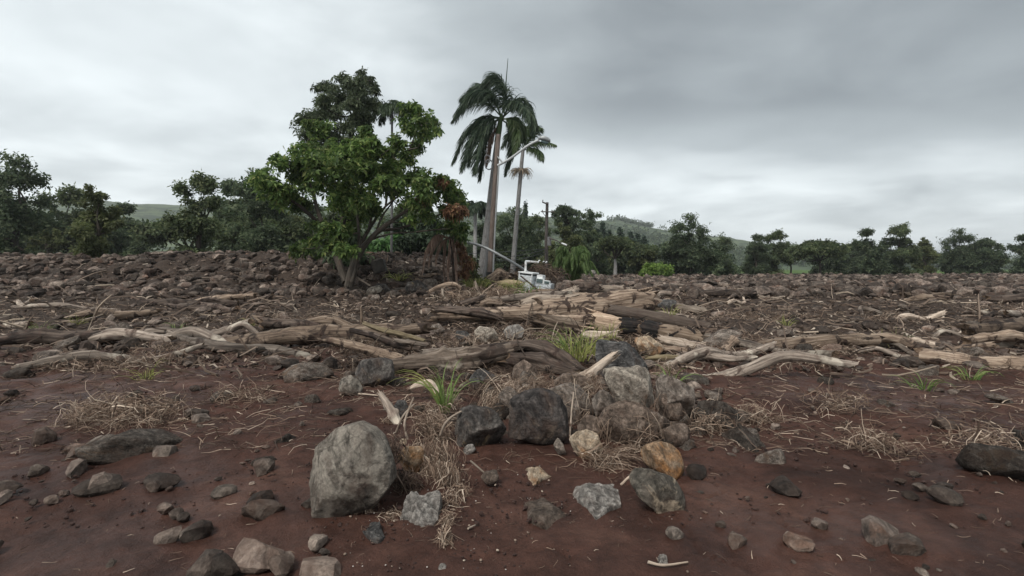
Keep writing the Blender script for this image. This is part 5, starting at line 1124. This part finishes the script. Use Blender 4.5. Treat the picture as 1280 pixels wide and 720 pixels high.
drift(26, fan(-30, 410, 7.5, 19), 'driftwood log lying in the debris on the left side', 'driftwood on the left side', 1)
drift(30, fan(880, 1300, 7.5, 20), 'driftwood log lying in the debris on the right side', 'driftwood on the right side', 2)
drift(22, fan(590, 842, 13.5, 23), 'small driftwood log jammed beyond the biggest log', 'small driftwood beyond the biggest log', 3, .35, .7)
drift(12, fan(440, 600, 19, 24), 'small driftwood lying on the left bank foot', 'small driftwood on the left bank', 4, .3, .6)
drift(12, fan(700, 842, 24, 40), 'driftwood lying in the right rubble field', 'driftwood in the right rubble field', 5, .5, .9)

# ------------------------------------------------------------------ straw, twigs, grass
def heap(label, spots, n, L, w, mat='straw', seed=0, spread=1.0, h=.12, droop=.5, dirs=None, name='straw_heap', curl=.28):
    g = np.random.default_rng(seed); Ps, Ds = [], []
    for px, py, rx, ry, q in spots:
        d = q if q else G(px, py); c = P(px, py, d); k = n // len(spots); a = g.normal(0, .5, (k, 3)); pos = c + a * np.array([rx / F * d, max(rx, ry) / F * d * .8, ry / F * d])
        if not q: pos[:, 2] = gh(pos[:, 0], pos[:, 1]) + g.uniform(0, h, k)
        Ps.append(pos); dv = g.normal(size=(k, 3)) * np.array([1, .8, .45])
        if dirs is not None: dv = dv * .55 + np.array(dirs)
        Ds.append(dv)
    Pp, Dd = np.vstack(Ps), np.vstack(Ds); N = len(Pp); c = Pp.mean(0)
    v, f = strips(Pp - nrm(Dd) * L * .3, Dd, L * g.uniform(.35, 1.25, N), w * g.uniform(.35, 1.1, N) ** 1.0 * np.where(g.uniform(size=N) < .12, 2.4, 1), 4, droop, curl, seed, 3, True)
    tag(link(name, mesh(name, v - c, f, M[mat], smooth=False), None, c), label, 'straw', kind='stuff')
heap('big bundle of dry straw hanging down beside the yellow-topped rock', [(540, 560, 26, 10, 4.35), (548, 575, 22, 16, 4.2), (540, 592, 20, 16, 4.05), (556, 605, 22, 14, 0)], 760, .2, .005, seed=1, droop=.8, dirs=(0, -.2, -.7))
heap('straw trailing over the half-buried stone into the mud', [(562, 630, 12, 14, 0), (560, 655, 8, 16, 0), (575, 618, 16, 8, 0), (556, 680, 5, 12, 0)], 260, .15, .005, seed=2, dirs=(0, -.5, -.2), h=.07)
heap('matted straw tangle behind the mossy boulder', [(545, 530, 22, 12, 0), (560, 515, 16, 12, 0), (535, 545, 20, 8, 0), (552, 548, 24, 10, 0)], 700, .22, .0055, seed=3, h=.2)
heap('straw piled between the black boulder and the curved log', [(625, 490, 22, 12, 5.9), (650, 478, 26, 10, 6.2), (612, 500, 16, 10, 5.7), (675, 478, 18, 8, 6.2)], 430, .26, .0055, seed=4, dirs=(-.5, -.3, -.3))
heap('straw bundle in front of the brown carrier boulder', [(770, 578, 28, 10, 0), (755, 588, 20, 6, 0), (790, 562, 18, 8, 4.55)], 320, .26, .0055, seed=5, dirs=(.7, 0, .25))
heap('long straw strands draped over the brown carrier boulder', [(806, 530, 14, 20, 4.65), (815, 515, 12, 14, 4.75), (756, 540, 8, 14, 4.6)], 75, .3, .0045, seed=6, dirs=(-.2, -.1, -1), curl=.2)
heap('dead grass tangle above the slanting brown log at left', [(475, 425, 26, 10, 0), (455, 422, 20, 10, 0), (495, 432, 20, 8, 0), (460, 436, 22, 8, 0)], 800, .32, .008, 'straw', seed=7, h=.2)
heap('dark matted roots at the left edge under the slanting log', [(450, 455, 26, 14, 0), (440, 440, 24, 12, 0), (470, 445, 20, 8, 0)], 520, .3, .008, 'straw_dark', seed=8, h=.2)
heap('straw wedged between the boulders right of centre', [(738, 505, 8, 18, 5.35), (730, 525, 10, 12, 5.1), (742, 480, 14, 10, 5.7)], 170, .22, .0055, seed=9, dirs=(0, 0, -.6))
heap('frayed straw at the base of the root stub', [(722, 474, 14, 8, 6.1), (735, 474, 14, 6, 6.1), (708, 480, 12, 5, 6.0)], 180, .2, .005, seed=10, dirs=(-.5, -.2, -.4))
heap('dry twig heap beyond the split plank log', [(595, 372, 26, 8, 0), (570, 378, 24, 6, 0), (620, 374, 24, 6, 0), (640, 372, 20, 6, 0)], 1000, .6, .016, 'straw', seed=11, h=.4)
heap('tangle of twigs round the middle boulders', [(640, 425, 30, 8, 0), (680, 425, 24, 8, 0), (600, 432, 26, 6, 0), (560, 430, 26, 6, 0)], 560, .38, .009, 'straw', seed=12, h=.2)
heap('twig tangle between the banded log and the slab boulder', [(780, 425, 20, 8, 0), (760, 418, 20, 8, 0), (800, 428, 18, 6, 0), (835, 470, 16, 16, 0)], 520, .32, .008, 'straw', seed=13, h=.2)
heap('dark root mass behind the white wreck', [(672, 340, 16, 8, 26), (690, 342, 16, 8, 27), (640, 346, 16, 6, 27)], 700, .8, .03, 'straw_dark', seed=14, h=.5)
heap('dark rootlets added to darken the gap under the near log', [(540, 466, 30, 5, 0), (600, 462, 30, 5, 0), (660, 470, 26, 5, 0), (570, 472, 30, 5, 0)], 700, .22, .008, 'straw_dark', seed=60, h=.12)  # dark strands added so the gap below the log reads as shadow
heap('dark rootlets added to darken the gaps between the boulders of the heap', [(640, 470, 30, 8, 0), (720, 500, 24, 8, 0), (600, 495, 24, 8, 0), (780, 500, 30, 8, 0), (830, 510, 20, 10, 0)], 900, .2, .007, 'straw_dark', seed=61, h=.15)  # extra dark strands standing in for deep shade between the rocks
heap('dark debris tangle beside the huge left boulder', [(492, 560, 10, 16, 3.9), (500, 600, 12, 10, 3.8), (512, 612, 14, 8, 0)], 420, .14, .006, 'straw_dark', seed=15, dirs=(.2, -.2, -.3))
heap('small straw wisps caught by the weathered stump', [(470, 505, 14, 6, 0), (486, 528, 10, 8, 0)], 90, .16, .005, 'straw', seed=16, h=.05)
heap('straw wisps at the foot of the huge left boulder', [(488, 645, 14, 8, 0), (458, 640, 8, 8, 0)], 90, .09, .0045, 'straw', seed=17, h=.04)
heap('long dry reeds lying across the boulder heap', [(640, 480, 40, 12, 5.7), (700, 490, 36, 14, 5.4), (780, 480, 30, 16, 5.5), (600, 520, 26, 14, 5.0), (810, 540, 24, 14, 4.6)], 230, .5, .006, 'straw', seed=70, curl=.14, droop=.4)
heap('long dry reeds scattered over the near log and the roots below it', [(480, 440, 36, 10, 0), (540, 470, 40, 8, 0), (600, 465, 36, 8, 0), (520, 510, 36, 12, 0)], 240, .5, .006, 'straw', seed=71, curl=.14, h=.1)
heap('dry reeds scattered along the edge of the mud', [(560, 590, 30, 10, 0), (640, 575, 30, 8, 0), (720, 585, 36, 8, 0), (800, 600, 30, 10, 0), (500, 640, 20, 12, 0)], 120, .22, .0045, 'straw', seed=72, curl=.16, h=.02)
def litter(name, n, sampler, L, w, mat, seed, keep=None, lift=.0, updir=.25):
    g = np.random.default_rng(seed); xy = []
    while len(xy) < n:
        x, y = sampler(g); px = 640 + x / y * F; py = HZ + (CAMZ - float(np.interp(y, DS, HS))) / y * F
        if keep is None or keep(px, py, g): xy.append((x, y))
    xy = np.array(xy); sc = (xy[:, 1] / 8) ** .6; p = np.c_[xy, gh(xy[:, 0], xy[:, 1]) + g.uniform(0, .05, n) * sc]; dv = np.c_[g.normal(size=(n, 2)), g.normal(0, updir, n)]
    v, f = strips(p, dv, L * g.uniform(.3, 1.3, n) * sc, w * g.uniform(.5, 1.6, n) * sc, 2 if name == 'bark_chips' else 3, .3, .25, seed, 3, True)
    tag(link(name, mesh(name, v, f, M[mat], smooth=False)), 'fine dead twigs and straw scattered over the debris', 'litter', kind='stuff')
litter('twig_litter', 5200, fan(420, 860, 6.2, 24), .26, .008, 'straw_dark', 1)
litter('twig_litter', 2600, fan(420, 860, 6.4, 24), .3, .009, 'straw', 2, lambda px, py, g: px > 560 or g.uniform() < .45)
litter('twig_litter', 4000, lambda g: (fan(-60, 420, 4.5, 26) if g.uniform() < .5 else fan(860, 1340, 4.5, 26))(g), .28, .009, 'straw_dark', 3)
litter('twig_litter', 2800, lambda g: (fan(-60, 420, 4.5, 26) if g.uniform() < .5 else fan(860, 1340, 4.5, 26))(g), .3, .009, 'straw', 4)
litter('twig_litter', 260, fan(440, 842, 3.0, 6.2), .1, .006, 'straw_dark', 5, lambda px, py, g: not (600 < px < 720 and 560 < py < 620))
litter('twig_litter', 420, fan(-40, 1320, 2.7, 6.5), .12, .006, 'straw', 12, lambda px, py, g: px < 425 or px > 855)
litter('twig_litter', 110, fan(440, 842, 2.7, 5.2), .07, .0045, 'straw', 13)
litter('bark_chips', 4200, fan(420, 900, 8, 30), .12, .03, 'chips', 6, updir=.5)
litter('bark_chips', 4200, fan(-60, 1340, 8, 40), .14, .034, 'chips', 7, updir=.5)

litter('branch_litter', 420, fan(430, 860, 7.5, 22), .7, .03, 'wood_scrap', 8, lambda px, py, g: px > 590 or py < 372 or py > 425)
litter('branch_litter', 900, fan(-60, 1340, 7.5, 24), .7, .03, 'wood_scrap', 9, lambda px, py, g: px < 430 or px > 850)
litter('bark_chips', 5200, fan(560, 850, 9, 24), .1, .026, 'chips', 10, updir=.6)
litter('twig_litter', 2200, fan(560, 860, 8, 24), .26, .0075, 'straw', 11)

def tuft(name, label, px, py, hpx, n, mat, seed, d=None, w=.012, sp=.45, spotr=.06, blades=True, lean=0):
    g = np.random.default_rng(seed); d = d or G(px, py); c = P(px, py, d); L = hpx / F * d; rt = empty(name, c); tag(rt, label, 'grass tuft')
    a = g.uniform(0, 6.28, n); p0 = np.stack([np.cos(a), np.sin(a), 0 * a], -1) * (g.uniform(0, 1, n) * spotr)[:, None]; p0[:, 2] -= .03
    dv = np.stack([np.cos(a) * sp * g.uniform(.2, 1.2, n) + lean, np.sin(a) * sp * g.uniform(.2, 1.2, n), np.ones(n)], -1); Ls = L * g.uniform(.55, 1.3, n)
    if blades:
        for k in range(n):
            v, f = strips(p0[k:k + 1], dv[k:k + 1], Ls[k:k + 1], w * g.uniform(.7, 1.3), 7, .45, .05, seed * 100 + k, 2, taper=.08); link('blade', mesh('blade', v, f, M[mat], smooth=False), rt)
    else:
        v, f = strips(p0, dv, Ls, w, 6, .55, .08, seed, 2, taper=.1); o = link('blades', mesh('blades', v, f, M[mat], smooth=False), rt); o['kind'] = 'stuff'
tuft('grass_tuft', 'bright green upright grass tuft in the left foreground', 556, 512, 62, 34, 'grass', 1, 5.55, .017, .35, .05)
tuft('grass_tuft', 'long yellowish grass blades leaning left beside the bright tuft', 552, 505, 70, 9, 'grass_yellow', 2, 5.6, .016, .1, .04, True, -.55)
tuft('grass_tuft', 'tall yellow-green grass clump behind the frayed root stub', 722, 448, 42, 60, 'grass_yellow', 3, 8.2, .016, .6, .25)
tuft('grass_tuft', 'green grass clump beside the fibrous split log', 712, 440, 42, 40, 'grass', 4, 8.5, .015, .6, .2)
tuft('grass_tuft', 'sparse grass clump right of the tall yellow-green one', 736, 440, 46, 40, 'grass_yellow', 5, 8.4, .014, .6, .2)
tuft('grass_tuft', 'green grass tuft at the right edge below the pale log end', 838, 490, 40, 16, 'grass', 6, 6.4, .015, .3, .05)
tuft('grass_tuft', 'yellow-green grass tuft left of the white wreck', 643, 364, 18, 90, 'grass_yellow', 7, 20.5, .04, .5, .4, False)
tuft('grass_tuft', 'green weeds in front of the white wreck', 657, 370, 20, 70, 'grass', 8, 19.6, .04, .5, .5, False)
tuft('grass_tuft', 'bright weeds at the foot of the royal palm', 596, 358, 16, 110, 'grass_yellow', 9, 22, .04, .6, .5, False)
tuft('grass_tuft', 'sparse yellowish weeds behind the right edge logs', 835, 393, 18, 24, 'grass_yellow', 10, 12.5, .016, .5, .2, False)
tuft('grass_tuft', 'olive weeds in the left rubble bank', 498, 350, 20, 40, 'grass_yellow', 11, 22.5, .03, .8, .4, False)
tuft('grass_tuft', 'thin grass blades before the banded log', 762, 420, 30, 10, 'grass_yellow', 12, 9.6, .012, .5, .15)
for k in range(10):
    px, d = (sg.uniform(40, 400) if k < 5 else sg.uniform(890, 1260)), sg.uniform(6, 13); x = (px - 640) / F * d; z = float(gh(x, d))
    tuft('grass_tuft', 'sparse grass tuft growing in the debris on the %s side' % ('left' if k < 5 else 'right'), px, HZ + (CAMZ - z) / d * F, 220 / d, 26, 'grass' if k % 2 else 'grass_yellow', 20 + k, d, .014, .5, .1, False)
    C.objects[-1]['group'] = 0 if False else 'x'; del C.objects[-1]['group']
for o in list(C.objects):
    if o.get('label', '').startswith('sparse grass tuft growing'): o['group'] = 'grass tufts on the ' + ('left side' if 'left' in o['label'] else 'right side')
for sd, a, b_ in ((1, -30, 415), (2, 880, 1310)):
    heap('dry straw mats strewn over the debris on the %s side' % ('left' if sd == 1 else 'right'), [(sg.uniform(a, b_), sg.uniform(385, 560), 40, 10, 0) for _ in range(16)], 2600, .3, .008, 'straw', 50 + sd, h=.18)

# ------------------------------------------------------------------ the damp air
def haze():
    v, f = bevel_box(0, 0, 0, 1, 1, 1, np.eye(3), 0); v = v * np.array([13000, 6400, 92]) + np.array([0, 3050, 44])
    m = bpy.data.materials.new('haze'); m.use_nodes = True; nt = m.node_tree; nt.nodes.clear(); o = nt.nodes.new('ShaderNodeOutputMaterial'); p = nt.nodes.new('ShaderNodeVolumePrincipled')
    p.inputs['Color'].default_value = (.9, .93, .96, 1); p.inputs['Density'].default_value = .00038; p.inputs['Anisotropy'].default_value = .2; nt.links.new(p.outputs[0], o.inputs['Volume'])
    tag(link('haze', mesh('haze', v, f, m, smooth=False)), 'thin damp haze hanging over the plain', 'haze', kind='stuff')
haze()
